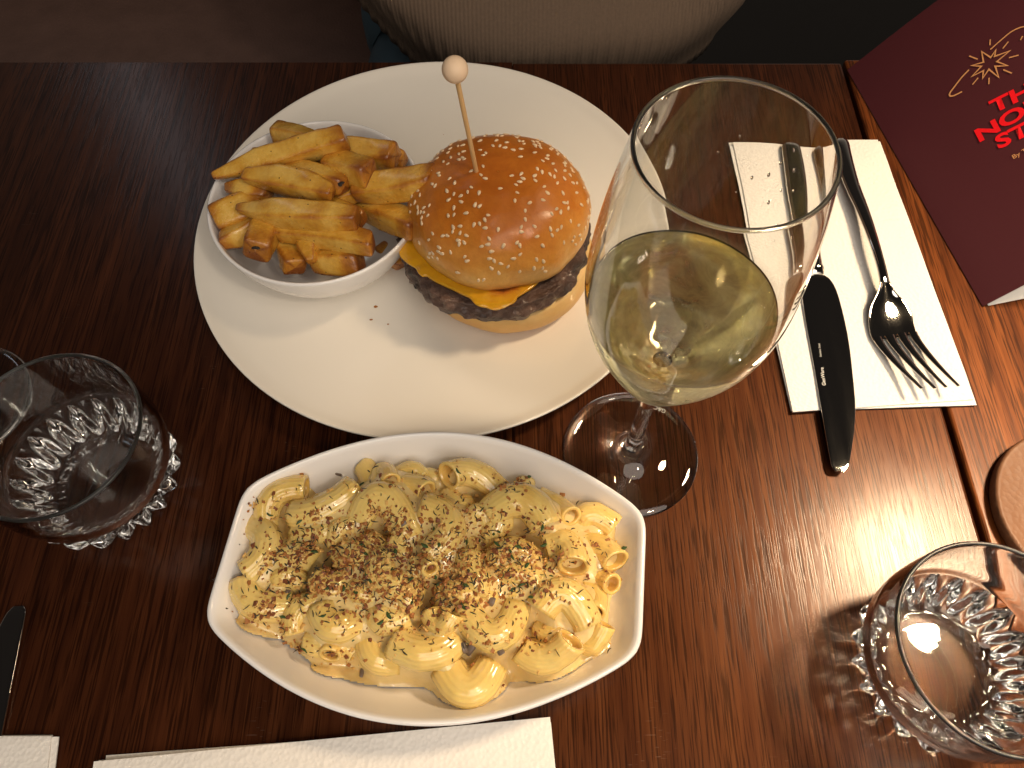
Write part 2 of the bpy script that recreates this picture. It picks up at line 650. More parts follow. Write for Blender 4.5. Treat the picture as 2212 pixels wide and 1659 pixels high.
# jeans: seat and thighs
nodes = [(PX, PY + .07, -.17, (.168, .125)), (PX, PY + .06, -.06, (.165, .12))]
nodes += [(PX - .118, PY - .005, -.105, .072)]
edges = [(0, 1), (0, 2)]
for s in (-1, 1):
    k = len(nodes)
    nodes += [(PX + s * .098, PY, -.175, .088), (PX + s * .13, PY - .39, -.19, .068), (PX + s * .13, PY - .41, -.60, .052)]
    edges += [(0, k), (k, k + 1), (k + 1, k + 2)]
skin_mesh("jeans", nodes, edges, M_DENIM, per)
# sweater: wide knitted tube with a ribbed hem that rides up on one side and bags over the lap
vs, nth, nz = [], 880, 46
for i in range(nz):
    t = i / (nz - 1)
    for j in range(nth):
        th = 2 * math.pi * j / nth
        cx, sy = math.cos(th), math.sin(th)
        hem = -.105 + .125 * max(0, -cx) ** 2
        z = hem + t * (.385 - hem)
        k = (z - hem)
        a, b_ = .198, .150
        bag = .022 * math.exp(-((k - .085) / .045) ** 2) - .005 * math.exp(-(k / .03) ** 2)
        up = max(0, (z - .20) / .185)
        a = a * (1 - .62 * up ** 2.2) + bag
        b_ = b_ * (1 - .55 * up ** 2) + bag * (1.2 if sy < 0 else .5)
        ribw = 1 / (1 + math.exp((k - .088 - .012 * cx) / .004))
        rip = .0009 * ribw * math.sin(th * 110)
        fold = .006 * noise.noise(Vector((cx * 2.2, sy * 2.2, z * 9))) + .005 * math.sin(z * 50 + th * 3) * (1 - ribw)
        r = 1 + (rip + fold) / .17
        vs.append((PX + a * r * cx, PY + b_ * r * sy, z))
sw = obj("sweater", vs, grid_faces(nz, nth), M_KNIT, per)
m_ = sw.modifiers.new("thickness", 'SOLIDIFY'); m_.thickness = .004
for s in (-1, 1):
    skin_mesh("sleeve", [(PX + s * .13, PY + .055, .30, .078), (PX + s * .195, PY + .15, .12, .062), (PX + s * .19, PY + .22, -.03, .052), (PX + s * .172, PY + .22, -.14, .042)],
              [(0, 1), (1, 2), (2, 3)], M_KNIT, per)
# hair: a shell over the crown
v, f = revolve([(.001, .118), (.04, .112), (.075, .09), (.096, .05), (.102, .0), (.098, -.05), (.085, -.09)], (PX, PY + .035, .60), 40)
v = [(x, y + (.02 if z < .6 else 0), z) for x, y, z in v]
f = [q for q in f if not all((v[i][1] < PY - .005 and v[i][2] < .655) for i in q)]
hr = obj("hair", v, f, plain("dark_hair", (.02, .013, .01), .5), per)
m_ = hr.modifiers.new("thickness", 'SOLIDIFY'); m_.thickness = .012

# ------------------------------------------------------------------ dinner plate
PLC = np.array([-.0515, .333, 0])
PR = .1565
pp = catmull([(.0, .0055), (.07, .0055), (.105, .0065), (.128, .0095), (.146, .0148), (.1548, .0195)], 6).tolist()
pp += [(.1560, .0203), (PR, .0200), (.1567, .0190), (.1550, .0170)]
pp += catmull([(.1545, .0165), (.140, .0085), (.115, .0022), (.100, .0002), (.096, .0002), (.092, .0020), (.0, .0022)], 5).tolist()[1:]
pp[0] = (.0004, pp[0][1]); pp[-1] = (.0004, pp[-1][1])
v, f = revolve(pp, PLC, 160)
tag(obj("dinner_plate", v, [q[::-1] for q in f], M_PLATE, org=PLC), "large round white coupe plate holding the burger and the bowl of chips", "plate")

# crumbs dropped on the plate
for k, (x, y, s_) in enumerate(((812, 662, .0009), (802, 690, .0007), (838, 700, .0005), (958, 290, .0005), (765, 835, .0006), (1180, 800, .0004), (870, 770, .0004), (700, 700, .0005))):
    p = W(x, y, .0062)
    rr_ = random.Random(k)
    v = []
    for i in range(5):
        for j in range(7):
            al, be = math.pi * i / 4, 2 * math.pi * j / 7
            r_ = s_ * math.sin(al) * rr_.uniform(.7, 1.3)
            v.append((p[0] + r_ * math.cos(be) * 1.4, p[1] + r_ * math.sin(be), PLC[2] + .0058 + s_ * .4 * (1 - math.cos(al)) * .5))
    tag(obj("fallen_crumb", v, grid_faces(5, 7), M_CRUMB_M, org=p, smooth=False), "tiny brown crumb dropped on the bare white of the large plate", "crumb", "crumbs on the plate")

# ------------------------------------------------------------------ small bowl with chips
BC = np.array([-.1212, .3240, .0062])
prof = catmull([(.0005, .0040), (.020, .0045), (.036, .0095), (.049, .0225), (.0575, .040), (.0613, .0535)], 6).tolist()
prof += [(.0619, .0548), (.0628, .0552), (.0636, .0546), (.0636, .0532)]
prof += catmull([(.0633, .052), (.0598, .038), (.0515, .020), (.038, .0075), (.030, .0035), (.029, .0003), (.0265, .0003), (.0255, .0018), (.0005, .0018)], 5).tolist()[1:]
prof = [(r * 1.035, z * .90) for r, z in prof]
v, f = revolve(prof, BC, 128)
tag(obj("chip_bowl", v, [q[::-1] for q in f], M_DISH, org=BC), "small round white bowl heaped with thick chips on the plate", "bowl")


def chip(name, a, b, w, h, seed, bend=0.0, taperA=.75, taperB=.85, twist=0.3, skin=0.0, char=None, label="", loc=None):
    rnd = random.Random(seed)
    a, b = np.array(a), np.array(b)
    t = b - a
    Lg = np.linalg.norm(t)
    t /= Lg
    up = np.array([0, 0, 1.0])
    s = np.cross(t, up); s /= np.linalg.norm(s)
    u = np.cross(s, t)
    n, m = 26, 28
    V, B = [], []
    rs = seed * 3.17
    roll0 = rnd.uniform(-.5, .5)
    stations = [(0, .03), (0, .45)] + [(e_ / Lg, None) for e_ in (0, .0006, .0015, .003)] + [(.004 / Lg + (1 - .008 / Lg) * i / (n - 11), None) for i in range(n - 10)]
    stations += [(1 - e_ / Lg, None) for e_ in (.003, .0015, .0006, 0)] + [(1, .45), (1, .03)]
    n = len(stations) - 1
    cutA, cutB = rnd.uniform(-.3, .3), rnd.uniform(-.3, .3)
    for i, (q, fix) in enumerate(stations):
        ends = min(q, 1 - q) * Lg
        rr = fix if fix is not None else .80 + .20 * math.sqrt(max(0.0, 1 - (1 - min(1, ends / .003)) ** 2))
        tp = taperA + (1 - taperA) * min(1, q / .35) if q < .5 else taperB + (1 - taperB) * min(1, (1 - q) / .30)
        ctr = a + t * Lg * q + s * bend * math.sin(math.pi * q) + u * (.0012 * math.sin(3 * q + rs))
        roll = roll0 + twist * (q - .5)
        for j in range(m):
            th = 2 * math.pi * j / m
            c_, s_ = math.cos(th), math.sin(th)
            pw = 2 / 5.5
            x = math.copysign(abs(c_) ** pw, c_) * w / 2
            y = math.copysign(abs(s_) ** pw, s_) * h / 2
            x, y = x * math.cos(roll) - y * math.sin(roll), x * math.sin(roll) + y * math.cos(roll)
            k = rr * tp
            P = ctr + s * x * k + u * y * k
            P = P + t * (x * k * (cutA * max(0, 1 - q * Lg / .006) + cutB * max(0, 1 - (1 - q) * Lg / .006)))
            nz_ = noise.noise(Vector(P * 90 + rs)) * .0006 + noise.noise(Vector(P * 380 + rs)) * (.0003 + .0006 * skin * max(0, -math.sin(th + .4)))
            d = P - ctr
            ln = np.linalg.norm(d)
            if ln > 1e-6:
                P = P + d / ln * nz_
            V.append(P)
            corner = max(0, abs(c_ * s_) * 2 - .55) * .55
            eb = max(0, 1 - ends / .011) * .62
            sk = skin * max(0, -math.sin(th + .4)) * .8
            B.append(min(1.0, .17 + corner * 1.3 + eb * .9 + sk * 1.15 + .42 * noise.noise(Vector(P * 75 + rs + 3))))
    F = grid_faces(n + 1, m)
    F.append(tuple(range(m))[::-1])
    F.append(tuple(range(n * m, (n + 1) * m)))
    org = (a + b) / 2
    o = obj(name, V, F, M_CHIP, org=org)
    at = o.data.attributes.new("brown", 'FLOAT', 'POINT')
    at.data.foreach_set('value', B)
    tag(o, label, "chip", "thick fried chips")
    if char is not None:
        # a burnt eye of the potato: a shallow dark blister on the end
        e = b if char > 0 else a
        pts, fs = [], []
        dirn = t if char > 0 else -t
        V3 = np.array(V)
        best = V3[np.argmin(((V3 - (e - dirn * .0025 + u * h * .30 - np.array([0, .0035, 0]))) ** 2).sum(1))]
        for i in range(5):
            for j in range(12):
                al, be = i / 4 * math.pi / 2, 2 * math.pi * j / 12
                r_ = .0018 * math.sin(al) * (1 + .35 * math.sin(3 * be + seed))
                pts.append(best + np.array([r_ * math.cos(be) * 1.25, r_ * math.sin(be), .0009 * math.cos(al) + .0001]))
        c = obj("burnt_spot", pts, grid_faces(5, 12), M_CHAR, o)
    return o


def cz(zx, zy, z):
    return W(414.8 + .2604 * zx, 207.4 + .2604 * zy, z)


# (endA x,y,z)(endB x,y,z) from the photograph; width, height in mm
CH = [
    ((175, 668, .064), (1275, 340, .083), 11.5, 12, -.002, .35, .95, .0, None, "longest chip, pointed at one end, lying across the top of the bowl"),
    ((690, 300, .061), (1120, 430, .066), 12, 11, 0, .95, .9, .1, None, "blunt pale chip poking up beneath the longest chip"),
    ((1130, 430, .063), (1690, 500, .071), 13, 13, 0, .9, .95, .3, None, "chip with browned stub end resting on the bowl's far rim"),
    ((1420, 480, .058), (1760, 535, .063), 10, 10, 0, .9, .8, .3, None, "short chip end showing just behind the browned stub chip"),
    ((1130, 545, .069), (1480, 650, .077), 14, 14, 0, .9, .95, .45, None, "stubby chip with glistening skin end in the middle of the heap"),
    ((780, 610, .068), (1270, 745, .073), 11, 11, 0, .8, .85, .5, 1, "chip with a black burnt eye on its end"),
    ((440, 655, .071), (1165, 800, .077), 12.5, 11, -.003, .55, .6, .75, None, "curved chip with brown skin along one side, mid heap"),
    ((280, 765, .058), (640, 815, .060), 9, 9, 0, .5, .9, .0, None, "thin pale chip half hidden beneath the curved skin chip"),
    ((1350, 760, .066), (2015, 685, .077), 14, 13, .001, .9, .95, .1, None, "thick chip sticking out of the bowl against the burger bun"),
    ((1330, 880, .044), (1870, 1100, .060), 13.5, 13, 0, .9, .9, .2, None, "thick freckled chip pointing out of the bowl under the bun"),
    ((1090, 830, .062), (1420, 790, .064), 9, 9, 0, .8, .8, .9, None, "dark brown skin chip wedged deep in the heap"),
    ((375, 935, .064), (1375, 1010, .073), 12.5, 12, .002, .3, .85, .15, None, "long smooth chip tapering to a point, front of the heap"),
    ((1120, 880, .061), (1410, 1040, .063), 10, 10, 0, .9, .9, .5, None, "short orange brown chip end under the long smooth chip"),
    ((190, 1030, .052), (590, 895, .055), 15, 14, 0, .95, .9, .15, None, "wide chip leaning on the bowl wall away from the burger"),
    ((235, 1200, .052), (570, 1060, .053), 11, 11, 0, .7, .9, .8, None, "wrinkled brown skin chip beside the burnt ended chip"),
    ((530, 1300, .060), (660, 1020, .052), 14, 14, 0, .95, .9, .45, -1, "chip end with black burnt patch at the bowl's near rim"),
    ((700, 1090, .058), (1500, 1235, .065), 12.5, 11, -.002, .9, .85, .7, None, "long wrinkled skin chip pointing at the bowl's near rim"),
    ((955, 1060, .050), (985, 1370, .056), 10, 10, 0, .9, .4, .1, None, "small pointed chip hanging down towards the near rim"),
    ((770, 1160, .042), (860, 1430, .047), 13, 12, 0, .9, .85, .8, None, "dark skinned chip low in the bowl beside the pointed chip"),
    ((1010, 1360, .044), (1400, 1380, .051), 13, 13, 0, .9, .95, .3, None, "thick golden chip lowest in the bowl by the near rim"),
    ((560, 1120, .044), (1150, 1200, .044), 12, 12, 0, .9, .9, .4, None, "chip buried low under the front of the heap"),
    ((700, 700, .050), (1300, 900, .050), 13, 12, 0, .9, .9, .4, None, "chip buried under the middle of the heap"),
    ((500, 520, .052), (1200, 620, .054), 13, 12, 0, .9, .9, .2, None, "chip buried under the longest chip"),
]
for i, (A, B_, w, h, bd, ta, tb, sk, ch, lab) in enumerate(CH):
    chip("potato_chip", cz(*A), cz(*B_), w * 1.22 / 1000, h * 1.18 / 1000, i + 1, bd, ta, tb, .35, sk, ch, lab)
chip("potato_chip", cz(1560, 1240, .0125), cz(1745, 1410, .0115), .0105, .0095, 41, 0, .9, .9, .2, .1, None,
     "stray pale chip on the plate between bowl and burger")

# ------------------------------------------------------------------ burger
BG = np.array([-.0080, .3075, .0058])
burger = thing("burger", BG, "cheeseburger with glossy sesame bun and charred patty on the plate", "burger")
ZB = .0495      # underside of the crown


def lumpy_revolve(prof, c, n, amp, freq, seed, edge_w=1.0):
    v = []
    for r, z in prof:
        for j in range(n):
            t = 2 * math.pi * j / n
            p = Vector((math.cos(t) * r * freq + seed, math.sin(t) * r * freq, z * freq))
            d = 1 + amp * noise.noise(p) * edge_w
            v.append((c[0] + r * d * math.cos(t), c[1] + r * d * math.sin(t), z + r * amp * .35 * noise.noise(p + Vector((9, 2, 4)))))
    return v


# heel (bottom bun)
hp = catmull([(.0005, .0060), (.040, .0062), (.0475, .0085), (.0535, .0145), (.0550, .0215), (.0540, .0280), (.050, .0325), (.030, .0340), (.0005, .0340)], 6).tolist()
HC = BG + np.array([.0050, -.0030, 0])
v = lumpy_revolve(hp, HC, 120, .03, 45, 3.0)
obj("bottom_bun", v, grid_faces(len(hp), 120), M_HEEL, burger)

# patty with ragged charred rim
n = 200
pp = catmull([(.0005, .0318), (.040, .0316), (.0535, .0318), (.0570, .0342), (.0578, .0385), (.0560, .0435), (.050, .0455), (.0005, .0450)], 6)
v, B = [], []
PC = BG + np.array([-.0035, -.0025, 0])
for r, z in pp:
    for j in range(n):
        t = 2 * math.pi * j / n
        w_ = min(1, (r / .05)) ** 4
        p = Vector((math.cos(t) * r, math.sin(t) * r, z))
        d = noise.noise(p * 60) * .0020 + noise.noise(p * 170) * .0018 + noise.noise(p * 500) * .0009
        rag = max(0, noise.noise(Vector((math.cos(t) * 4.5, math.sin(t) * 4.5, 2.2))) + .02) * w_
        zz = z - (.010 * rag if z < .0348 else 0)
        rr = r + d * w_ * 1.6 + .003 * rag
        v.append((PC[0] + rr * math.cos(t), PC[1] + rr * math.sin(t), zz + d * w_))
        B.append(min(1, max(0, .42 + (.55 if z < .0345 else 0) * min(1, rag * 6) + noise.noise(p * 110) * .6 + (.25 if z < .0325 else 0))))
o = obj("patty", v, grid_faces(len(pp), n), M_PATTY, burger)
o.data.attributes.new("brown", 'FLOAT', 'POINT').data.foreach_set('value', B)

# melted cheese slice: square sheet, corner draped down the near left of the patty
v, B, fs = [], [], []
NC = 90
ang = math.radians(-33)
CC = np.array([PC[0] - .0035, PC[1] - .0050])
hs = .0445
for i in range(NC):
    for j in range(NC):
        a_, b_ = (i / (NC - 1) * 2 - 1), (j / (NC - 1) * 2 - 1)
        # rounded square, wavy melted border
        x, y = a_ * hs, b_ * hs
        th = math.atan2(y, x)
        wav = 1 + .05 * noise.noise(Vector((math.cos(th) * 2.5, math.sin(th) * 2.5, .3)))
        k_ = wav * (1 - .17 * (abs(a_ * b_)) ** 2.2)
        x, y = x * k_, y * k_
        X = CC[0] + x * math.cos(ang) - y * math.sin(ang)
        Y = CC[1] + x * math.sin(ang) + y * math.cos(ang)
        d = np.array([X - PC[0], Y - PC[1]])
        r = np.linalg.norm(d)
        z = .0472
        lim = .0525
        if r > lim:
            over = r - lim
            # wrap over the patty's edge and hang
            k = min(over, .006)
            rr = lim + k + max(0, over - .006) * .12 + .0012
            z -= .0015 * (over / .004) ** 1.2 if over < .004 else .0015 + (over - .004) * .98
            X, Y = PC[0] + d[0] / r * rr, PC[1] + d[1] / r * rr
        z += .0007 * noise.noise(Vector((X * 160, Y * 160, 1)))
        if r > lim:
            fo = noise.noise(Vector((math.cos(th + ang) * 6, math.sin(th + ang) * 6, 4.0)))
            X += d[0] / r * .0024 * fo; Y += d[1] / r * .0024 * fo
            z -= max(0, over - .002) * .35 * noise.noise(Vector((math.cos(th + ang) * 9, math.sin(th + ang) * 9, 7.0)))
        v.append((X, Y, z))
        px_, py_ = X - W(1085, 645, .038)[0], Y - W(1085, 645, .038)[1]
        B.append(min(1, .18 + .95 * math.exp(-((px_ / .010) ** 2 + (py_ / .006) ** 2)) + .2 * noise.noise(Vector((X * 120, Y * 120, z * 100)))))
for i in range(NC - 1):
    for j in range(NC - 1):
        k = i * NC + j
        fs.append((k, k + NC, k + NC + 1, k + 1))
o = obj("cheese_slice", v, fs, M_CHEESE, burger)
o.data.attributes.new("brown", 'FLOAT', 'POINT').data.foreach_set('value', B)
m_ = o.modifiers.new("thickness", 'SOLIDIFY'); m_.thickness = .0024; m_.offset = 1
m_ = o.modifiers.new("subsurf", 'SUBSURF'); m_.levels = 1; m_.render_levels = 1

# crown (top bun)
AX, AY, HZ = .0552, .0525, .0438


def bun_point(th, q):
    """q 0 at the pole .. 1 at the widest girth"""
    al = q * math.pi / 2
    r = math.sin(al) ** .92
    z = math.cos(al) ** .86
    p = Vector((math.cos(th) * r * 2.1, math.sin(th) * r * 2.1, z * 2))
    k = 1 + .034 * noise.noise(p) + .012 * noise.noise(p * 2.7) + .003 * noise.noise(p * 9)
    dimple = -.0012 * math.exp(-((r * math.cos(th) - .12) ** 2 + (r * math.sin(th) + .05) ** 2) / .04)
    return np.array([BG[0] + AX * r * k * math.cos(th), BG[1] + .003 + AY * r * k * math.sin(th), ZB + .004 + (HZ - .004) * z * k + dimple])


v, n, nq = [], 128, 44
for i in range(nq + 1):
    q = max(i / nq, .003)
    for j in range(n):
        v.append(bun_point(2 * math.pi * j / n, q))
ring = v[-n:]
for s_, dz in ((.985, -.0030), (.95, -.0048), (.88, -.0050), (.5, -.0030), (.01, -.0030)):
    for p in ring:
        v.append((BG[0] + (p[0] - BG[0]) * s_, BG[1] + (p[1] - BG[1]) * s_, p[2] + dz))
ftop = grid_faces(nq + 6, n)
crown = obj("top_bun", v, [q[::-1] for q in ftop], M_BUN, burger)
crown.data.update()
# sesame seeds: one teardrop mesh shared by all
sv, sf = [], []
for i in range(7):
    al = math.pi * i / 6
    for j in range(8):
        be = 2 * math.pi * j / 8
        x = -math.cos(al)
        r = math.sin(al) * (1 - .28 * x)
        sv.append((x * .0015, r * math.cos(be) * .00092, r * math.sin(be) * .0005))
seed_me = mesh_data("sesame_seed", sv, grid_faces(7, 8), M_SEED)
rnd = random.Random(12)
placed = []
skew_xy = W(1030, 375, .0905)[:2]
tries = 0
while len(placed) < 298 and tries < 20000:
    tries += 1
    th = rnd.uniform(0, 2 * math.pi)
    q = math.sqrt(rnd.uniform(.0, 1)) * .93
    # sparser low on the near side, as on the real bun
    if q > .72 and math.sin(th) < -.2 and rnd.random() < .45:
        continue
    p = bun_point(th, q)
    if noise.noise(Vector(p * 45)) < -.15 and rnd.random() < .35:
        continue
    if any((p[0] - o_[0]) ** 2 + (p[1] - o_[1]) ** 2 + (p[2] - o_[2]) ** 2 < .0021 ** 2 for o_ in placed):
        continue
    if (p[0] - skew_xy[0]) ** 2 + (p[1] - skew_xy[1]) ** 2 < .003 ** 2:
        continue
    placed.append(p)
    e = .02
    t1 = bun_point(th + e, q) - p
    t2 = bun_point(th, q + e) - p
    nn = np.cross(t2, t1); nn /= np.linalg.norm(nn)
    if nn[2] < 0 and q < .9:
        nn = -nn
    a = rnd.uniform(0, 2 * math.pi)
    u1 = t1 / np.linalg.norm(t1)
    u2 = np.cross(nn, u1)
    xx = u1 * math.cos(a) + u2 * math.sin(a)
    yy = np.cross(nn, xx)
    o = link("sesame_seed", seed_me, crown)
    pos = p + nn * .0002 - BG
    sc_ = rnd.uniform(.85, 1.15)
    o.matrix_local = Matrix(((xx[0] * sc_, yy[0] * sc_, nn[0] * sc_, pos[0]), (xx[1] * sc_, yy[1] * sc_, nn[1] * sc_, pos[1]), (xx[2] * sc_, yy[2] * sc_, nn[2] * sc_, pos[2]), (0, 0, 0, 1)))

# wooden pick with a bead
SB = np.array([-.0264, .2957, .1740])
SE = np.append(skew_xy, .0905)
SD = (SE - SB) / np.linalg.norm(SE - SB)
tip = SE + SD * .040
pick = thing("cocktail_pick", tip, "pale wooden pick with round bead stuck through the burger", "pick")
sx = np.cross(SD, [0, 1, 0]); sx /= np.linalg.norm(sx)
sy = np.cross(SD, sx)
v = []
stn = [(0.004, .00128), (.03, .00130), (.07, .00127), (.115, .00130), (np.linalg.norm(tip - SB) - .008, .0012), (np.linalg.norm(tip - SB), .0002)]
for d, r in stn:
    for j in range(14):
        t = 2 * math.pi * j / 14
        v.append(SB + SD * d + (sx * math.cos(t) + sy * math.sin(t)) * r)
obj("stick", v, grid_faces(len(stn), 14), M_STICK, pick)
v = []
for i in range(25):
    al = .2 + (math.pi - .4) * i / 24
    for j in range(32):
        t = 2 * math.pi * j / 32
        v.append(SB - SD * .0062 * math.cos(al) + (sx * math.cos(t) + sy * math.sin(t)) * .0062 * math.sin(al))
# small drilled hole on top
for r, d in ((.0011, -.0059), (.0009, -.003), (.0001, -.003)):
    pass
f = grid_faces(25, 32)
f.append(tuple(range(32))[::-1]); f.append(tuple(range(24 * 32, 25 * 32)))
obj("bead", v, f, M_BEAD, pick)


# ------------------------------------------------------------------ pasta dish
DC = np.array([-.0398, .1000, 0])
DA = math.atan2(-.0148, .2094)
eu = np.array([math.cos(DA), math.sin(DA), 0])
ev = np.array([-math.sin(DA), math.cos(DA), 0])


def dish_outline():
    L, e, pk = .1055, .0345, .0735
    pts = []
    for k in range(61):
        u = -L + 2 * L * k / 60
        pts.append((u, e + (pk - e) * (1 - abs(u / L) ** 2.0)))
    for k in range(1, 18):
        pts.append((L, e - 2 * e * k / 18))
    for k in range(61):
        u = L - 2 * L * k / 60
        pts.append((u, -(e + (pk - e) * (1 - abs(u / L) ** 2.0))))
    for k in range(1, 18):
        pts.append((-L, -e + 2 * e * k / 18))
    p = np.array(pts)
    # shear the ends slightly as photographed
    p[:, 0] += np.where(p[:, 0] < 0, .055 * p[:, 1], .045 * p[:, 1])
    for _ in range(5):
        p = .5 * p + .25 * np.roll(p, 1, 0) + .25 * np.roll(p, -1, 0)
    # resample
    q = np.vstack([p, p[:1]])
    d = np.r_[0, np.cumsum(np.linalg.norm(np.diff(q, axis=0), axis=1))]
    s = np.linspace(0, d[-1], 241)[:-1]
    return np.c_[np.interp(s, d, q[:, 0]), np.interp(s, d, q[:, 1])]


DO = dish_outline()
OUT_N = len(DO)
_rad = np.linalg.norm(DO, axis=1)


def dish_pt(o2, z):
    return DC + eu * o2[0] + ev * o2[1] + np.array([0, 0, z])


def inset(d, z):
    """outline moved inward by d metres (towards the middle)"""
    r = np.maximum(_rad - d * (0.55 + .45 * _rad / _rad.max()), _rad * .01)
    return [dish_pt(p * (rr / ra), z) for p, rr, ra in zip(DO, r, _rad)]


v = []
sect = [(.034, .0006), (.0335, .0002), (.031, .0002), (.0300, .0015), (.026, .0055), (.016, .0150), (.006, .0285), (.0012, .0362), (0, .0385), (.0004, .0396), (.0016, .0401), (.0028, .0396),
        (.0045, .0370), (.0085, .0300), (.015, .0205), (.023, .0125), (.032, .0085), (.045, .0068), (.2, .0062)]
for d, z in sect:
    v += inset(d, z)
f = grid_faces(len(sect), OUT_N)
f.append(tuple(range(OUT_N))[::-1])
f.append(tuple(range((len(sect) - 1) * OUT_N, len(sect) * OUT_N)))
tag(obj("serving_dish", v, f, M_DISH, org=DC), "white boat-shaped dish with squared ends filled with macaroni", "dish")


def dish_floor(x, y):
    """inner surface height under a world point"""
    p = np.array([x, y, 0]) - DC
    u, w_ = p @ eu, p @ ev
    th = math.atan2(w_, u)
    ra = np.interp(th, _ths, _rads, period=2 * math.pi)
    d = (ra - math.hypot(u, w_)) / (0.55 + .45 * ra / _rad.max())
    return float(np.interp(d, [.0028, .0045, .0085, .015, .023, .032, .045], [.0396, .0370, .0300, .0205, .0125, .0085, .0068]))


_ths = np.arctan2(DO[:, 1], DO[:, 0])
_ord = np.argsort(_ths)
_ths, _rads = _ths[_ord], _rad[_ord]


def mz(zx, zy, z):
    return W(449.3 + .4375 * zx, 933.2 + .4375 * zy, z)


# three points along each tube as photographed, tube width (zoom px), height of its middle (mm)
MAC = [
    ((195, 440), (300, 560), (195, 700), 150, 34, ""),
    ((295, 480), (330, 330), (490, 285), 140, 32, ""),
    ((425, 400), (570, 385), (725, 275), 155, 36, ""),
    ((735, 440), (870, 330), (1000, 520), 165, 41, ""),
    ((1065, 375), (1195, 470), (1080, 615), 160, 41, ""),
    ((840, 285), (865, 195), (915, 270), 100, 34, ""),
    ((890, 300), (990, 265), (1085, 310), 120, 34, ""),
    ((920, 225), (995, 190), (1070, 225), 90, 29, ""),
    ((1040, 245), (1100, 225), (1160, 260), 95, 27, ""),
    ((1190, 240), (1310, 205), (1440, 290), 150, 34, ""),
    ((1190, 310), (1230, 370), (1310, 350), 130, 30, ""),
    ((1375, 410), (1550, 345), (1670, 470), 180, 41, ""),
    ((1630, 310), (1720, 360), (1790, 440), 110, 32, ""),
    ((1820, 500), (1880, 420), (2000, 470), 140, 30, ""),
    ((1820, 580), (1930, 570), (2010, 650), 140, 31, ""),
    ((1660, 560), (1770, 560), (1800, 680), 150, 37, ""),
    ((1850, 690), (1920, 720), (1990, 770), 105, 27, ""),
    ((430, 480), (560, 500), (680, 470), 120, 33, ""),
    ((640, 560), (650, 490), (720, 460), 110, 36, ""),
    ((190, 740), (250, 850), (420, 860), 160, 31, ""),
    ((340, 660), (430, 610), (530, 640), 140, 36, ""),
    ((550, 720), (620, 760), (690, 710), 130, 40, ""),
    ((870, 590), (860, 710), (960, 770), 150, 41, ""),
    ((1005, 720), (1050, 640), (1110, 700), 85, 43, ""),
    ((425, 990), (450, 890), (550, 845), 125, 31, ""),
    ((570, 870), (640, 965), (780, 890), 155, 36, ""),
    ((820, 850), (880, 930), (970, 910), 150, 36, ""),
    ((1095, 880), (1150, 960), (1215, 900), 105, 42, ""),
    ((1265, 880), (1420, 1010), (1530, 840), 155, 40, ""),
    ((930, 1040), (1080, 1095), (1210, 1030), 165, 37, ""),
    ((470, 1040), (540, 1060), (610, 1050), 100, 26, ""),
    ((610, 1110), (650, 1045), (730, 1090), 110, 28, ""),
    ((800, 1000), (830, 1110), (940, 1130), 145, 29, ""),
    ((1185, 1165), (1290, 1270), (1400, 1150), 175, 30, ""),
    ((1540, 1070), (1670, 1120), (1790, 1040), 145, 34, ""),
    ((1640, 960), (1690, 990), (1750, 960), 105, 29, ""),
    ((1640, 880), (1760, 810), (1880, 950), 165, 38, ""),
    ((1850, 780), (1920, 810), (1910, 900), 95, 31, ""),
    ((1850, 980), (1890, 1050), (1950, 960), 110, 29, ""),
    ((1290, 610), (1310, 720), (1390, 760), 140, 42, ""),
    ((1420, 640), (1500, 590), (1600, 640), 140, 40, ""),
    ((1290, 450), (1340, 400), (1390, 460), 90, 38, ""),
    ((1430, 750), (1530, 700), (1630, 760), 140, 38, ""),
    ((1170, 740), (1260, 800), (1350, 770), 125, 40, ""),
    ((630, 640), (730, 610), (810, 680), 140, 41, ""),
    ((320, 930), (370, 890), (430, 930), 110, 27, ""),
    ((690, 820), (760, 790), (850, 830), 130, 37, ""),
    ((1000, 870), (990, 790), (1060, 750), 115, 40, ""),
]


def words(cx, cy, arc, w):
    return None


OPEN = {5: 'b', 9: 'a', 12: 'b', 14: 'b', 16: 'b', 23: 'b', 27: 'b', 31: 'a', 34: 'b', 37: 'b', 38: 'b', 6: 'b', 15: 'b'}
SAMP = []      # dense surface samples for the sauce height field
PIX = 1661 / .395


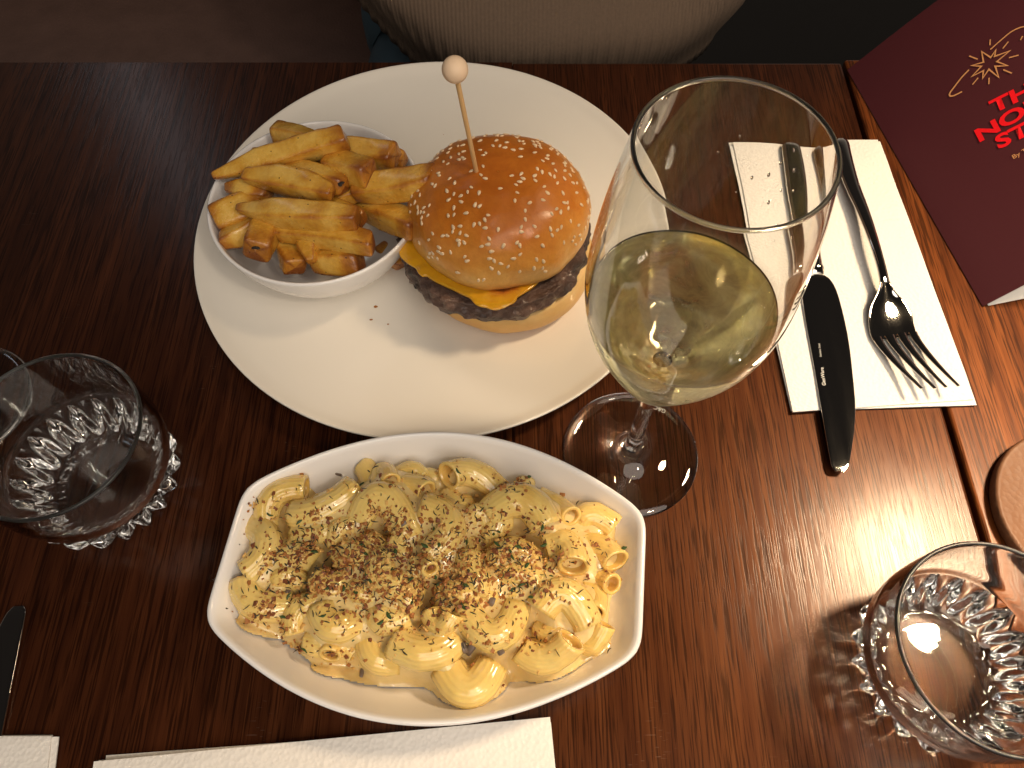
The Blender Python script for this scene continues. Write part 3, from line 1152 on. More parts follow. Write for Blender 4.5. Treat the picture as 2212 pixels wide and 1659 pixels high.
def macaroni(P3, wpx, zc, label, seed, group):
    rnd = random.Random(seed)
    z = zc / 1000 - .0015 - (.003 if seed - 1 in (20, 21, 40, 44, 42) else 0)
    a, m_, b = [mz(*p, z) for p in P3]
    a[2] += rnd.uniform(-.003, .002); b[2] += rnd.uniform(-.003, .002); m_[2] += .002
    opn = OPEN.get(seed - 1)
    if opn == 'a':
        a[2] += .007; m_[2] -= .002
    elif opn == 'b':
        b[2] += .007; m_[2] -= .002
    R0 = wpx * .4375 / PIX / 2 * .93
    ctrl = 2 * m_ - (a + b) / 2
    n, mo, ridg = 22, 72, rnd.choice((18, 20, 22))
    pin = rnd.random() < .6
    flip = rnd.random() < .5
    if opn:
        flip = opn == 'b'
    V, Bv = [], []
    ctrs = []
    rs = seed * 1.7
    for i in range(n):
        q = i / (n - 1)
        c = (1 - q) ** 2 * a + 2 * q * (1 - q) * ctrl + q * q * b
        d = 2 * (1 - q) * (ctrl - a) + 2 * q * (b - ctrl)
        d /= np.linalg.norm(d)
        s = np.cross(d, [0, 0, 1]); s /= np.linalg.norm(s)
        u = np.cross(s, d)
        e = 1 - q if flip else q
        h_, v_ = 1 + .06 * math.sin(math.pi * q), 1.0
        if pin:
            k = max(0, (e - .62) / .38) ** 1.5
            h_ *= 1 - .10 * k
            v_ *= 1 - .55 * k
        k = max(0, (.25 - e) / .25) ** 2
        h_ *= 1 + .06 * k
        ctrs.append((c, s, u, h_, v_))
    def tube(rad, m, rip):
        out = []
        for i, (c, s, u, h_, v_) in enumerate(ctrs):
            for j in range(m):
                t = 2 * math.pi * j / m
                r = rad * (1 + rip * math.cos(ridg * t))
                P = c + s * (r * h_ * math.cos(t)) + u * (r * v_ * math.sin(t))
                if rip:
                    P = P + (P - c) / rad * (.00055 * noise.noise(Vector(P * 150 + rs)) + .0003 * noise.noise(Vector(P * 420 + rs)))
                out.append(P)
        return out
    V = tube(R0, mo, .020)
    mi = 36
    V2 = tube(R0 - .0016, mi, 0)
    F = grid_faces(n, mo)
    F = [q[::-1] for q in F]
    off = len(V)
    F += grid_faces(n, mi, True, off)
    # joined lips (outer ring has twice the inner ring's points)
    for base, inner, rev in ((0, off, False), ((n - 1) * mo, off + (n - 1) * mi, True)):
        for j in range(mi):
            q1 = (base + 2 * j, base + (2 * j + 1) % mo, base + (2 * j + 2) % mo, inner + (j + 1) % mi, inner + j)
            F.append(q1[::-1] if rev else q1)
    o = obj("macaroni", V + V2, F, M_PASTA, org=(a + b) / 2)
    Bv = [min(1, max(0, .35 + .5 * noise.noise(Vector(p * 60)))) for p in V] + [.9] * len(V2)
    o.data.attributes.new("brown", 'FLOAT', 'POINT').data.foreach_set('value', Bv)
    tag(o, label, "macaroni", group)
    SAMP.append(np.array(V))
    return o


MAC_LAB = "ridged macaroni tube coated in cheese sauce in the white dish"
mac_objs = []
for i, (a, m_, b, w_, zc, lab) in enumerate(MAC):
    mac_objs.append(macaroni((a, m_, b), w_, zc, lab or MAC_LAB, i + 1, "macaroni in the dish"))
# further tubes half buried in the sauce between the ones above
rnd = random.Random(21)
for i, (zx, zy, zc) in enumerate(((300, 560, 27), (480, 570, 31), (800, 540, 34), (930, 610, 34), (1010, 520, 33), (1130, 690, 35), (1230, 480, 32), (1240, 610, 35), (1450, 490, 34), (1710, 470, 31), (1560, 830, 32),
                                  (1720, 710, 31), (1410, 880, 31), (1060, 990, 30), (900, 980, 30), (700, 1000, 29), (560, 990, 27), (1110, 400, 33), (620, 330, 29), (770, 260, 26), (1500, 290, 29), (1840, 880, 26),
                                  (1800, 620, 31), (380, 740, 32), (520, 800, 33), (640, 860, 32), (830, 760, 36), (930, 870, 34), (1150, 830, 36), (1390, 760, 36))):
    an = rnd.uniform(0, 6.28)
    hl, bd = rnd.uniform(62, 88), rnd.choice((-1, 1)) * rnd.uniform(25, 50)
    ca, sa = math.cos(an), math.sin(an)
    P3 = ((zx - ca * hl, zy - sa * hl), (zx - sa * bd, zy + ca * bd), (zx + ca * hl, zy + sa * hl))
    macaroni(P3, rnd.uniform(105, 135), zc, "macaroni mostly sunk in sauce beneath the upper macaroni", 100 + i, "macaroni sunk in the sauce")
MAC_LABELS = [
    "plain pale C-shaped macaroni hugging the dish end away from the wine glass",
    "bent macaroni against the plate-side wall at the tumbler end of the dish",
    "long gently bent ridged macaroni between the dish corner and the crumbed middle",
    "fat arched macaroni topped with a dark crumb patch, beside the backward C-shaped one",
    "shiny backward C-shaped macaroni with few crumbs in the middle of the dish",
    "small upright curl at the plate-side edge of the heap",
    "smooth short macaroni lying in front of the small upright curl",
    "narrow macaroni end peeping over the plate-side edge of the heap",
    "half-hidden macaroni end beside the open-mouthed tube on the plate side",
    "macaroni with an open mouth and herb shred at the plate-side edge",
    "macaroni tucked beneath the open-mouthed tube on the plate side",
    "largest smooth arched macaroni with parsley, facing the wine glass foot",
    "slim macaroni sliding off the largest arched one towards the wine glass",
    "pale macaroni half-tube nearest the wine glass foot, against bare dish wall",
    "macaroni with its mouth towards the dish end, below the half-tube by the wine glass",
    "creased macaroni between the crumbed mound and the wine-glass end",
    "low open-ended macaroni at the squared dish end below the wine glass",
    "sauce-covered macaroni under the long bent ridged one",
    "small glossy lobe between the fat arched macaroni and the crumb mound",
    "wide macaroni at the tumbler end, curving under the plain C-shaped one",
    "macaroni buried in crumbs next to the plain C-shaped one",
    "macaroni lobe capped with pale crumbs in the biggest crumb mound",
    "creamy macaroni standing between the two crumb mounds",
    "tiny curl peeking up at the very centre of the dish",
    "wedge-shaped macaroni on the napkin side, nearest the loose crumbs at the tumbler end",
    "rounded macaroni curving towards the napkin, below the biggest crumb mound",
    "ridged macaroni between the rounded one and the hooked curl",
    "hooked curl with an open end holding crumbs",
    "big horseshoe macaroni with dark mushrooms in its hollow",
    "broad ridged macaroni with parsley just above the bare U-shaped one",
    "flat sauce-drowned macaroni at the napkin-side wall",
    "round sauce-drowned macaroni end at the napkin-side pool",
    "macaroni sunk in the sauce pool beside the broad ridged one",
    "large bare U-shaped macaroni slipping down towards the paper napkin",
    "macaroni with an open end and dark herbs, between the U-shaped one and the dish end",
    "small macaroni lobe hidden under the arched ridged one at the wine-glass end",
    "arched ridged macaroni with one brown flake at the wine-glass end",
    "narrow folded macaroni leaning on the squared dish wall, wine-glass end",
    "small macaroni loop at the dish corner nearest the lit tumbler",
    "crumbed macaroni bending down from the second crumb mound to the horseshoe",
    "macaroni under the thickest crumbs of the second mound",
    "small lobe poking up beside the largest arched macaroni",
    "macaroni under crumbs between the second mound and the horseshoe",
    "crumb-dusted macaroni above the hooked curl",
    "macaroni under the thickest crumbs of the biggest mound",
    "low macaroni among loose crumbs at the tumbler-end corner",
    "macaroni below the biggest crumb mound, above the rounded one",
    "macaroni beside the tiny centre curl, sprinkled with brown crumbs",
]
for o, l in zip(mac_objs, MAC_LABELS):
    o["label"] = l

# sauce: fills the gaps between the tubes up to a little below their tops
G = .0007
x0, x1, y0, y1 = DC[0] - .108, DC[0] + .108, DC[1] - .078, DC[1] + .078
nx, ny = int((x1 - x0) / G), int((y1 - y0) / G)
H = np.full((ny, nx), -1.0)
for S in SAMP:
    a = S.reshape(22, 72, 3)
    # refine along and around so no cell is missed
    for t in (0, .25, .5, .75):
        for q in (0, .5):
            b = a[:-1] * (1 - t) + a[1:] * t
            b = b * (1 - q) + np.roll(b, -1, 1) * q
            p = b.reshape(-1, 3)
            ix = ((p[:, 0] - x0) / G).astype(int); iy = ((p[:, 1] - y0) / G).astype(int)
            ok = (ix >= 0) & (ix < nx) & (iy >= 0) & (iy < ny)
            np.maximum.at(H, (iy[ok], ix[ok]), p[ok, 2])
gx = x0 + (np.arange(nx) + .5) * G
gy = y0 + (np.arange(ny) + .5) * G
FL = np.array([[dish_floor(x, y) for x in gx[::4]] for y in gy[::4]])
FL = np.repeat(np.repeat(FL, 4, 0), 4, 1)[:ny, :nx]
if FL.shape != H.shape:
    FL = np.pad(FL, ((0, ny - FL.shape[0]), (0, nx - FL.shape[1])), mode='edge')


def blur(a, s):
    r = int(s * 3)
    k = np.exp(-.5 * (np.arange(-r, r + 1) / s) ** 2); k /= k.sum()
    a = np.apply_along_axis(lambda q: np.convolve(np.pad(q, r, mode='edge'), k, 'valid'), 0, a)
    return np.apply_along_axis(lambda q: np.convolve(np.pad(q, r, mode='edge'), k, 'valid'), 1, a)


FLb = blur(FL, 3)
T = np.maximum(H, FLb)
cov = (H > FLb + .001).astype(float)
covb = blur(cov, 6)
S = blur(T, 5.5) - .0066 + .0056 * np.clip((covb - .62) / .33, 0, 1)
# a saucy pool along the near edge of the heap
for (zx, zy, rx, ry, up) in ((950, 1190, 260, 60, .0030), (720, 1170, 160, 50, .0025), (1530, 1170, 110, 55, .0022), (1350, 1110, 90, 60, .004), (330, 960, 120, 60, .002)):
    c = mz(zx, zy, .012)
    gxx, gyy = np.meshgrid(gx, gy)
    e = ((gxx - c[0]) / (rx * .4375 / PIX)) ** 2 + ((gyy - c[1]) / (ry * .4375 / PIX)) ** 2
    S = np.maximum(S, np.where(e < 1.6, FLb + up * np.clip(1.15 - e, -1, 1) , -1))
edge_drop = np.clip((.30 - covb) / .25, 0, 1)
S = np.where(S < FLb + .0012, np.minimum(S, FLb + .0012), S)
S2 = blur(S, 1.2)
keep = (S2 > FLb - .0012)
idx = -np.ones(H.shape, int)
vv, fs, Bs = [], [], []
st = 1
for iy in range(ny):
    for ix in range(nx):
        if keep[iy, ix]:
            idx[iy, ix] = len(vv)
            vv.append((gx[ix], gy[iy], S2[iy, ix] + .0004 * noise.noise(Vector((gx[ix] * 260, gy[iy] * 260, 0)))))
for iy in range(ny - 1):
    for ix in range(nx - 1):
        q = (idx[iy, ix], idx[iy, ix + 1], idx[iy + 1, ix + 1], idx[iy + 1, ix])
        if min(q) >= 0:
            fs.append(q)
so = obj("cheese_sauce", vv, fs, M_SAUCE, org=DC)
so.data.attributes.new("brown", 'FLOAT', 'POINT').data.foreach_set('value', [.4 + .4 * noise.noise(Vector((p[0] * 70, p[1] * 70, 0))) for p in vv])
tag(so, "glossy pale cheese sauce pooled between the macaroni", "sauce", kind="stuff")

TOP = np.maximum(np.maximum(H, S2), FLb)
TOPs = blur(TOP, 1.0)


def top_at(x, y):
    ix = min(max(int((x - x0) / G), 0), nx - 1); iy = min(max(int((y - y0) / G), 0), ny - 1)
    return max(TOP[iy, ix] - .0003, TOPs[iy, ix] - .0006)


# crumbs, herbs: scattered where the photograph shows them (zoom x, y, spread x, spread y, weight)
CL = [(560, 600, 120, 75, 9), (680, 700, 120, 75, 9), (470, 700, 110, 80, 5), (760, 590, 70, 60, 5), (850, 470, 90, 40, 5), (880, 400, 70, 40, 1.5), (470, 770, 60, 30, 3), (760, 780, 90, 40, 4),
      (980, 790, 60, 70, 4), (1080, 780, 90, 60, 4), (1220, 740, 90, 60, 4), (1180, 690, 60, 60, 3), (1400, 600, 130, 60, 8), (1530, 570, 110, 70, 8), (1620, 640, 70, 60, 4),
      (1480, 700, 120, 50, 5), (1310, 400, 40, 70, 2), (1450, 760, 130, 40, 3), (1650, 760, 80, 40, 3), (1280, 830, 70, 30, 2), (990, 1000, 120, 35, 3), (740, 870, 60, 60, 2), (270, 900, 45, 60, 4),
      (340, 960, 60, 40, 3), (420, 1070, 50, 30, 2), (650, 1120, 70, 30, 2), (340, 560, 50, 60, 2), (370, 790, 60, 25, 1.5), (1380, 1010, 90, 40, 1.5), (1650, 1030, 70, 40, 1.5), (1900, 570, 80, 60, 1.5),
      (1980, 730, 30, 40, .8), (1560, 230, 30, 20, .8), (1480, 260, 50, 30, 1.5), (1000, 620, 620, 300, 34), (1000, 660, 420, 170, 26), (500, 420, 120, 60, 1.5), (240, 360, 30, 20, .8), (1200, 880, 50, 30, 1.5)]
wts = [c[4] * (1.0 if c[2] > 300 else .36) for c in CL]
rnd = random.Random(77)


def crumb(p, s, rnd):
    """ragged little wedge"""
    pts = []
    base = [(-1, -1, -.6), (1, -1, -.6), (1, 1, -.6), (-1, 1, -.6), (-.7, -.8, .7), (.8, -.6, .6), (.6, .8, .8), (-.8, .6, .5)]
    a = rnd.uniform(0, 6.28); ca, sa = math.cos(a), math.sin(a)
    ax, ay, az = s * rnd.uniform(.7, 1.4), s * rnd.uniform(.5, 1.0), s * rnd.uniform(.4, .8)
    tx, ty = rnd.uniform(-.5, .5), rnd.uniform(-.5, .5)
    for x, y, z in base:
        x, y, z = x * ax * rnd.uniform(.5, 1.2), y * ay * rnd.uniform(.5, 1.2), z * az * rnd.uniform(.6, 1.2)
        X, Y = x * ca - y * sa, x * sa + y * ca
        pts.append((p[0] + X, p[1] + Y, p[2] + z + X * tx + Y * ty))
    return pts, [(0, 3, 2, 1), (4, 5, 6, 7), (0, 1, 5, 4), (1, 2, 6, 5), (2, 3, 7, 6), (3, 0, 4, 7)]


def sprig(p, ln, w, rnd):
    a = rnd.uniform(0, 6.28); cv = rnd.uniform(-1.6, 1.6)
    pts = []
    tz = rnd.uniform(-.35, .35)
    x = y = 0.0
    for k in range(5):
        q = k / 4
        an = a + cv * (q - .5)
        ww = w * (1 - .75 * abs(q - .45) * 2 * .8)
        nx_, ny_ = -math.sin(an), math.cos(an)
        zz = p[2] + .0004 + tz * (q - .5) * ln + .25 * ln * q * (1 - q)
        for sd, dz in ((-1, 0), (1, 0), (0, w * .7)):
            pts.append((p[0] + x + nx_ * ww * sd, p[1] + y + ny_ * ww * sd, zz + dz))
        x += math.cos(an) * ln / 4; y += math.sin(an) * ln / 4
    f = grid_faces(5, 3)
    f += [(2, 1, 0), (12, 13, 14)]
    return pts, f


def cov_at(x, y):
    ix, iy = int((x - x0) / G), int((y - y0) / G)
    return covb[iy, ix] if 0 <= ix < nx and 0 <= iy < ny else 0


def scatter(name, count, m, label, cat, maker):
    V, F = [], []
    for _ in range(count):
        c = rnd.choices(CL, wts)[0]
        zx, zy = rnd.gauss(c[0], c[2] * .8), rnd.gauss(c[1], c[3] * .8)
        p = mz(zx, zy, .042)
        q = mz(zx, zy, top_at(p[0], p[1]))
        if cov_at(q[0], q[1]) < .25:
            continue
        q[2] = top_at(q[0], q[1])
        pp_, ff = maker(q, rnd)
        k = len(V)
        V += pp_
        F += [tuple(i + k for i in t) for t in ff]
    o = obj(name, V, F, m, org=DC, smooth=False)
    tag(o, label, cat, kind="stuff")
    return o


scatter("pale_breadcrumbs", 1500, M_CRUMB_L, "pale breadcrumbs scattered over the macaroni", "breadcrumbs", lambda q, r: crumb(q + np.array([0, 0, .0003]), r.choice((.0004, .0005, .0006, .0008, .0012)), r))
scatter("toasted_breadcrumbs", 1500, M_CRUMB_M, "orange brown toasted breadcrumbs scattered over the macaroni", "breadcrumbs", lambda q, r: crumb(q + np.array([0, 0, .0004]), r.choice((.0004, .0005, .0006, .0009, .0013)), r))
scatter("dark_breadcrumbs", 520, M_CRUMB_D, "dark brown crispy crumbs scattered over the macaroni", "breadcrumbs", lambda q, r: crumb(q + np.array([0, 0, .0005]), r.uniform(.0004, .0014), r))
scatter("dried_herbs", 1000, M_HERB, "blackish dried herb shreds scattered over the macaroni", "herbs", lambda q, r: sprig(q, r.uniform(.0015, .0042), r.uniform(.00022, .00042), r))
scatter("parsley_flakes", 70, M_GREEN, "dark green parsley flakes scattered over the macaroni", "herbs", lambda q, r: sprig(q, r.uniform(.002, .0042), r.uniform(.0005, .0011), r))
# grey mushroom scraps showing in the sauce
for k, (zx, zy, s) in enumerate(((1300, 1080, 1.5), (1265, 1060, 1.1), (1450, 1110, 1.2), (760, 1185, 1.3), (660, 235, 1.3), (965, 450, .9), (1400, 830, 1.2), (395, 790, .7))):
    p = mz(zx, zy, .03)
    p = mz(zx, zy, top_at(p[0], p[1]))
    p[2] = top_at(p[0], p[1]) + .0004
    pts, ff = crumb(p, .0021 * s, random.Random(k + 5))
    o = obj("mushroom_scrap", pts, ff, M_MUSH, org=p)
    bevel(o, .0012, 3)
    tag(o, ("dark mushroom scrap in the gap below the horseshoe macaroni", "smaller mushroom scrap beside the dark one below the horseshoe macaroni", "mushroom scrap between the U-shaped macaroni and the herb-speckled open tube",
            "mushroom scrap in the sauce pool facing the napkin", "mushroom scrap at the plate-side edge by the small upright curl", "mushroom fleck on the fat arched macaroni",
            "mushroom scrap inside the hollow of the horseshoe macaroni", "tiny mushroom fleck on the wide macaroni at the tumbler end")[k], "mushroom", "mushroom scraps")

# ------------------------------------------------------------------ wine glasses
GC = np.array([.0696, .1768, 0])


def glass_parts():
    foot = [(.0385, .0003), (.0393, .0008), (.0395, .0016), (.0388, .0024), (.034, .0029), (.022, .0041), (.012, .0063), (.0072, .0098), (.0052, .0150)]
    stem = catmull([(.0052, .0150), (.0042, .0230), (.0038, .0400), (.0038, .060), (.0042, .072), (.0055, .0795)], 5).tolist()
    outer = catmull([(.0055, .0795), (.0095, .0845), (.0155, .0930), (.0245, .1110), (.0325, .1290), (.0378, .1450), (.0404, .1620), (.0406, .1780), (.0390, .1980), (.0362, .2190), (.0327, .2390)], 8).tolist()
    rim = [(.03268, .2396), (.0323, .2401), (.0318, .2402), (.0313, .2399), (.0311, .2394)]
    inner = catmull([(.0313, .2388), (.0351, .2190), (.0380, .1980), (.0396, .1780), (.0394, .1620), (.0368, .1455), (.0314, .1300), (.0234, .1130), (.0140, .0965), (.0070, .0885), (.0004, .0862)], 8).tolist()
    under = [(.0004, .0016), (.012, .0012), (.030, .0003), (.0385, .0003)]
    zs = lambda pr: [(r, z * 1.0145) for r, z in pr]
    outer, rim, inner = zs(outer), zs(rim), zs(inner)
    stem, foot = zs(stem), zs(foot)
    return foot, stem, outer, outer[-1:] + rim + inner[:1], inner, under


def wine_glass(c, label, mist):
    t = thing("wine_glass", c, label, "wine glass", None)
    foot, stem, outer, rim, inner, under = glass_parts()
    for nm, pr, m in (("bowl", outer, M_MIST if mist else M_GLASS), ("bowl_lining", inner, M_GLASS), ("rim", rim, M_RIM), ("stem", stem, M_GLASS), ("foot", under[:-1] + foot, M_GLASS)):
        v, f = revolve(pr, c, 96)
        obj(nm, v, f, m, t)
    return t


wg = wine_glass(GC, "stemmed glass of white wine standing beside the plate", True)
LEVEL = .1590
inner = glass_parts()[4]
inn = [(r, z) for r, z in inner if z < LEVEL][::-1]
rl = float(np.interp(LEVEL, [.1455 * 1.0145, .1620 * 1.0145], [.0368, .0394]))
wp = [(r + .00025 if r > .001 else r, z - .0002) for r, z in inn]
wp += [(rl + .00025, LEVEL + .0006), (rl - .0002, LEVEL + .0003), (rl - .0012, LEVEL), (.0004, LEVEL - .00005)]
v, f = revolve(wp, GC, 96)
_wine = obj("white_wine", v, f, M_WINE, org=GC)
tag(_wine, "pale yellow white wine filling the lower half of the glass", "wine")
# droplets clinging inside the far wall
rnd = random.Random(5)
drop_prof = [(math.sin(a_) * 1.0, math.cos(a_)) for a_ in np.linspace(.02, math.pi - .02, 9)]
for k, (th, z, s) in enumerate([(.62, .222, 1.0), (.55, .214, 1.3), (.72, .212, .9), (.48, .205, 1.0), (.80, .203, 1.2), (.62, .200, .8), (.95, .197, 1.0), (.40, .195, .9), (.70, .190, 1.1), (1.05, .186, .7), (.52, .183, .9), (.30, .188, .8), (1.35, .205, .7), (1.2, .216, .8)]):
    ri = float(np.interp(z / 1.0145, [.162, .178, .198, .219, .2388], [.0394, .0396, .0380, .0351, .0313]))
    p = GC + np.array([ri * math.cos(th), ri * math.sin(th), z])
    nn = np.array([-math.cos(th), -math.sin(th), 0])
    tt = np.array([-math.sin(th), math.cos(th), 0])
    v = []
    for r, q in drop_prof:
        for j in range(10):
            be = 2 * math.pi * j / 10
            v.append(p + nn * (q * .00035 * s) + tt * (r * .0005 * s * math.cos(be)) + np.array([0, 0, 1]) * (r * .0008 * s * math.sin(be) * (1.5 if math.sin(be) > 0 else 1)))
    o = obj("droplet", v, grid_faces(9, 10), M_WATER, wg)


def text_mesh(name, s, m, parent, origin, xdir, ydir, height, bold=0.0, align='LEFT', xs=1.0):
    cu = bpy.data.curves.new(name, 'FONT')
    cu.body = s
    cu.size = 1.0
    cu.offset = bold
    cu.align_x = align
    cu.resolution_u = 4
    tmp = bpy.data.objects.new(name, cu)
    COL.objects.link(tmp)
    dg = bpy.context.evaluated_depsgraph_get()
    me = bpy.data.meshes.new_from_object(tmp.evaluated_get(dg))
    COL.objects.unlink(tmp)
    bpy.data.objects.remove(tmp)
    k = height / .70
    xd, yd = np.array(xdir) / np.linalg.norm(xdir), np.array(ydir) / np.linalg.norm(ydir)
    po = np.zeros(3)
    q = parent
    while q:
        po += np.array(q.location); q = q.parent
    for v_ in me.vertices:
        p = np.array(origin) + xd * v_.co.x * k * xs + yd * v_.co.y * k - po
        v_.co = tuple(p)
    me.materials.clear()
    me.materials.append(m)
    return link(name, me, parent)


M_ETCH = plain("etched_white", (.6, .6, .58), .6)
# etched letters on the foot, read from the far side
gpos = GC + np.array([.0235, .0270, .00325])
text_mesh("etched_text", "G&C", M_ETCH, wg, gpos, (-.86, .40, 0), (-.42, -.88, 0), .0026, -.012)

# second stemmed glass beyond the tumbler (only its foot reaches into view)
G2 = W(-72, 872)
wine_glass(G2, "empty stemmed glass whose foot shows behind the cut glass tumbler", False)


# ------------------------------------------------------------------ pressed-glass tumblers
def tumbler(c, label, rot):
    t = thing("tumbler", c, label, "tumbler", "pressed glass tumblers")
    n, K = 320, 20
    th = np.linspace(0, 2 * math.pi, n, endpoint=False)
    tri = np.abs(((th + rot) * K / (2 * math.pi)) % 1.0 - .5) * 2      # 0..1 saw
    tri = .5 - .5 * np.cos(tri * math.pi)
    tri = np.abs(((th + rot) * K / (2 * math.pi)) % 1.0 - .5) * 2 * .6 + tri * .4
    # outer: star-cut foot then plain bulging wall; amp = depth of the cut
    def ring(r, z, amp=0.0):
        rr = r - amp * (1 - tri)
        return [(c[0] + a * math.cos(b), c[1] + a * math.sin(b), c[2] + z) for a, b in zip(rr, th)]
    star = [(.031, .0004, .0), (.0335, .0006, .002), (.0385, .0030, .0055), (.0418, .0080, .0075), (.0432, .0140, .0078), (.0436, .0195, .0070), (.0432, .0235, .0045), (.0428, .0262, .0015), (.0427, .0275, .0)]
    wall = catmull([(.0427, .0275), (.0450, .0325), (.0462, .0420), (.0464, .0540), (.0462, .0650), (.0460, .0702)], 5).tolist()
    rim = [(.0457, .0710), (.0450, .0713), (.0443, .0710)]
    inw = catmull([(.0440, .0702), (.0441, .0560), (.0437, .0420), (.0420, .0320), (.0400, .0270)], 5).tolist()
    inner = [(.0384, .0235, .0008), (.0372, .0200, .0022), (.0355, .0160, .0030), (.0325, .0125, .0030), (.029, .0105, .0015), (.026, .0098, 0), (.0245, .0104, 0), (.020, .0110, 0), (.0004, .0112, 0)]
    v = []
    for s_ in star:
        v += ring(*s_)
    obj("cut_base", v, grid_faces(len(star), n), M_PRESSED, t)
    v = sum((ring(r, z) for r, z in wall), [])
    obj("wall", v, grid_faces(len(wall), n), M_PRESSED, t)
    rr = [wall[-1]] + rim + [inw[0]]
    obj("rim", sum((ring(r, z) for r, z in rr), []), grid_faces(len(rr), n), M_RIM, t)
    v = sum((ring(r, z) for r, z in inw), []) + sum((ring(*s_) for s_ in inner), [])
    obj("inner_wall", v, grid_faces(len(inw) + len(inner), n), M_PRESSED, t)
    v = ring(.0004, .0024) + ring(.020, .0022) + ring(.024, .0016) + ring(.027, .0003) + ring(.031, .0004)
    obj("underside", v, grid_faces(5, n), M_PRESSED, t)
    return t


tumbler(W(243, 1044), "empty star-cut glass tumbler on the shaded dark wood beside the white dish", .1)
tumbler(W(2001, 1442), "empty star-cut glass tumbler lit by the lamp, next to the leather coaster", .05)

# ------------------------------------------------------------------ napkins


def napkin(corners, layers, label, thick=.0011, seed=0):
    """folded paper napkin: each fold layer a thin sheet with soft waves"""
    rnd = random.Random(seed)
    C4 = [np.array(c) for c in corners]         # tl, tr, br, bl
    ctr = sum(C4) / 4
    t = thing("paper_napkin", (ctr[0], ctr[1], 0), label, "napkin")
    nu, nv = 60, 60
    for k in range(layers):
        V = []
        off = [np.array([rnd.uniform(-.0032, .0032), rnd.uniform(-.0032, .0032), 0]) if k < layers - 1 else np.zeros(3) for _ in range(4)]
        cc = [c + o_ for c, o_ in zip(C4, off)]
        zb = .0002 + k * thick
        for lev in (0, 1):
            for i in range(nu):
                for j in range(nv):
                    a, b = i / (nu - 1), j / (nv - 1)
                    p = (cc[0] * (1 - a) + cc[1] * a) * (1 - b) + (cc[3] * (1 - a) + cc[2] * a) * b
                    ed = min(a, 1 - a, b, 1 - b)
                    z = zb + lev * (thick - .00012) - (.0003 * math.exp(-ed * 40) if lev else -.0)
                    z += .0006 * noise.noise(Vector((p[0] * 30, p[1] * 30, seed))) * (1 if k else 0)
                    V.append((p[0], p[1], max(z, .0001 + lev * .0001)))
        F = []
        N_ = nu * nv
        for i in range(nu - 1):
            for j in range(nv - 1):
                q = i * nv + j
                F.append((q, q + 1, q + nv + 1, q + nv))
                F.append((N_ + q, N_ + q + nv, N_ + q + nv + 1, N_ + q + 1))
        per_ = [i * nv for i in range(nu)] + [(nu - 1) * nv + j for j in range(1, nv)] + [i * nv + nv - 1 for i in range(nu - 2, -1, -1)] + [j for j in range(nv - 2, 0, -1)]
        for q, r in zip(per_, per_[1:] + per_[:1]):
            F.append((q, r, N_ + r, N_ + q))
        obj("fold_layer", V, F, M_PAPER, t, sharp=40)
    return t


napkin([W(1582, 309), W(1892, 309), W(2097, 868), W(1709, 895)], 3, "folded white paper napkin under the knife and fork", .0012, 1)
NAP_Z = .0038
napkin([W(216, 1646), W(1187, 1551), W(1240, 2050), W(150, 2150)], 4, "folded white paper napkin touching the near edge of the pasta dish", .0016, 2)
napkin([W(-330, 1592), W(118, 1591), W(85, 1900), W(-380, 1900)], 3, "white paper napkin corner on dark wood below the cropped knife", .0012, 3)


# ------------------------------------------------------------------ cutlery
def loft(stations, m=20, power=2.0, sag=0.0):
    """stations: (left xyz, right xyz, thickness) -> closed lens-section bar"""
    V = []
    for l, r, th in stations:
        l, r = np.array(l), np.array(r)
        c, hw = (l + r) / 2, (r - l) / 2
        for j in range(m):
            t = 2 * math.pi * j / m
            cs, sn = math.cos(t), math.sin(t)
            a_ = math.copysign(abs(cs) ** (2 / power), cs)
            V.append(c - np.array([0, 0, sag * (1 - a_ * a_)]) + hw * a_ + np.array([0, 0, th / 2]) * math.copysign(abs(sn) ** (2 / power), sn))
    F = grid_faces(len(stations), m)
    F.append(tuple(range(m))[::-1])
    F.append(tuple(range((len(stations) - 1) * m, len(stations) * m)))
    return V, F


def dense(st, k=5):
    a = np.array([np.r_[l, r, t] for l, r, t in st])
    q = catmull(a, k)
    return [(x[:3], x[3:6], max(x[6], .0004)) for x in q]


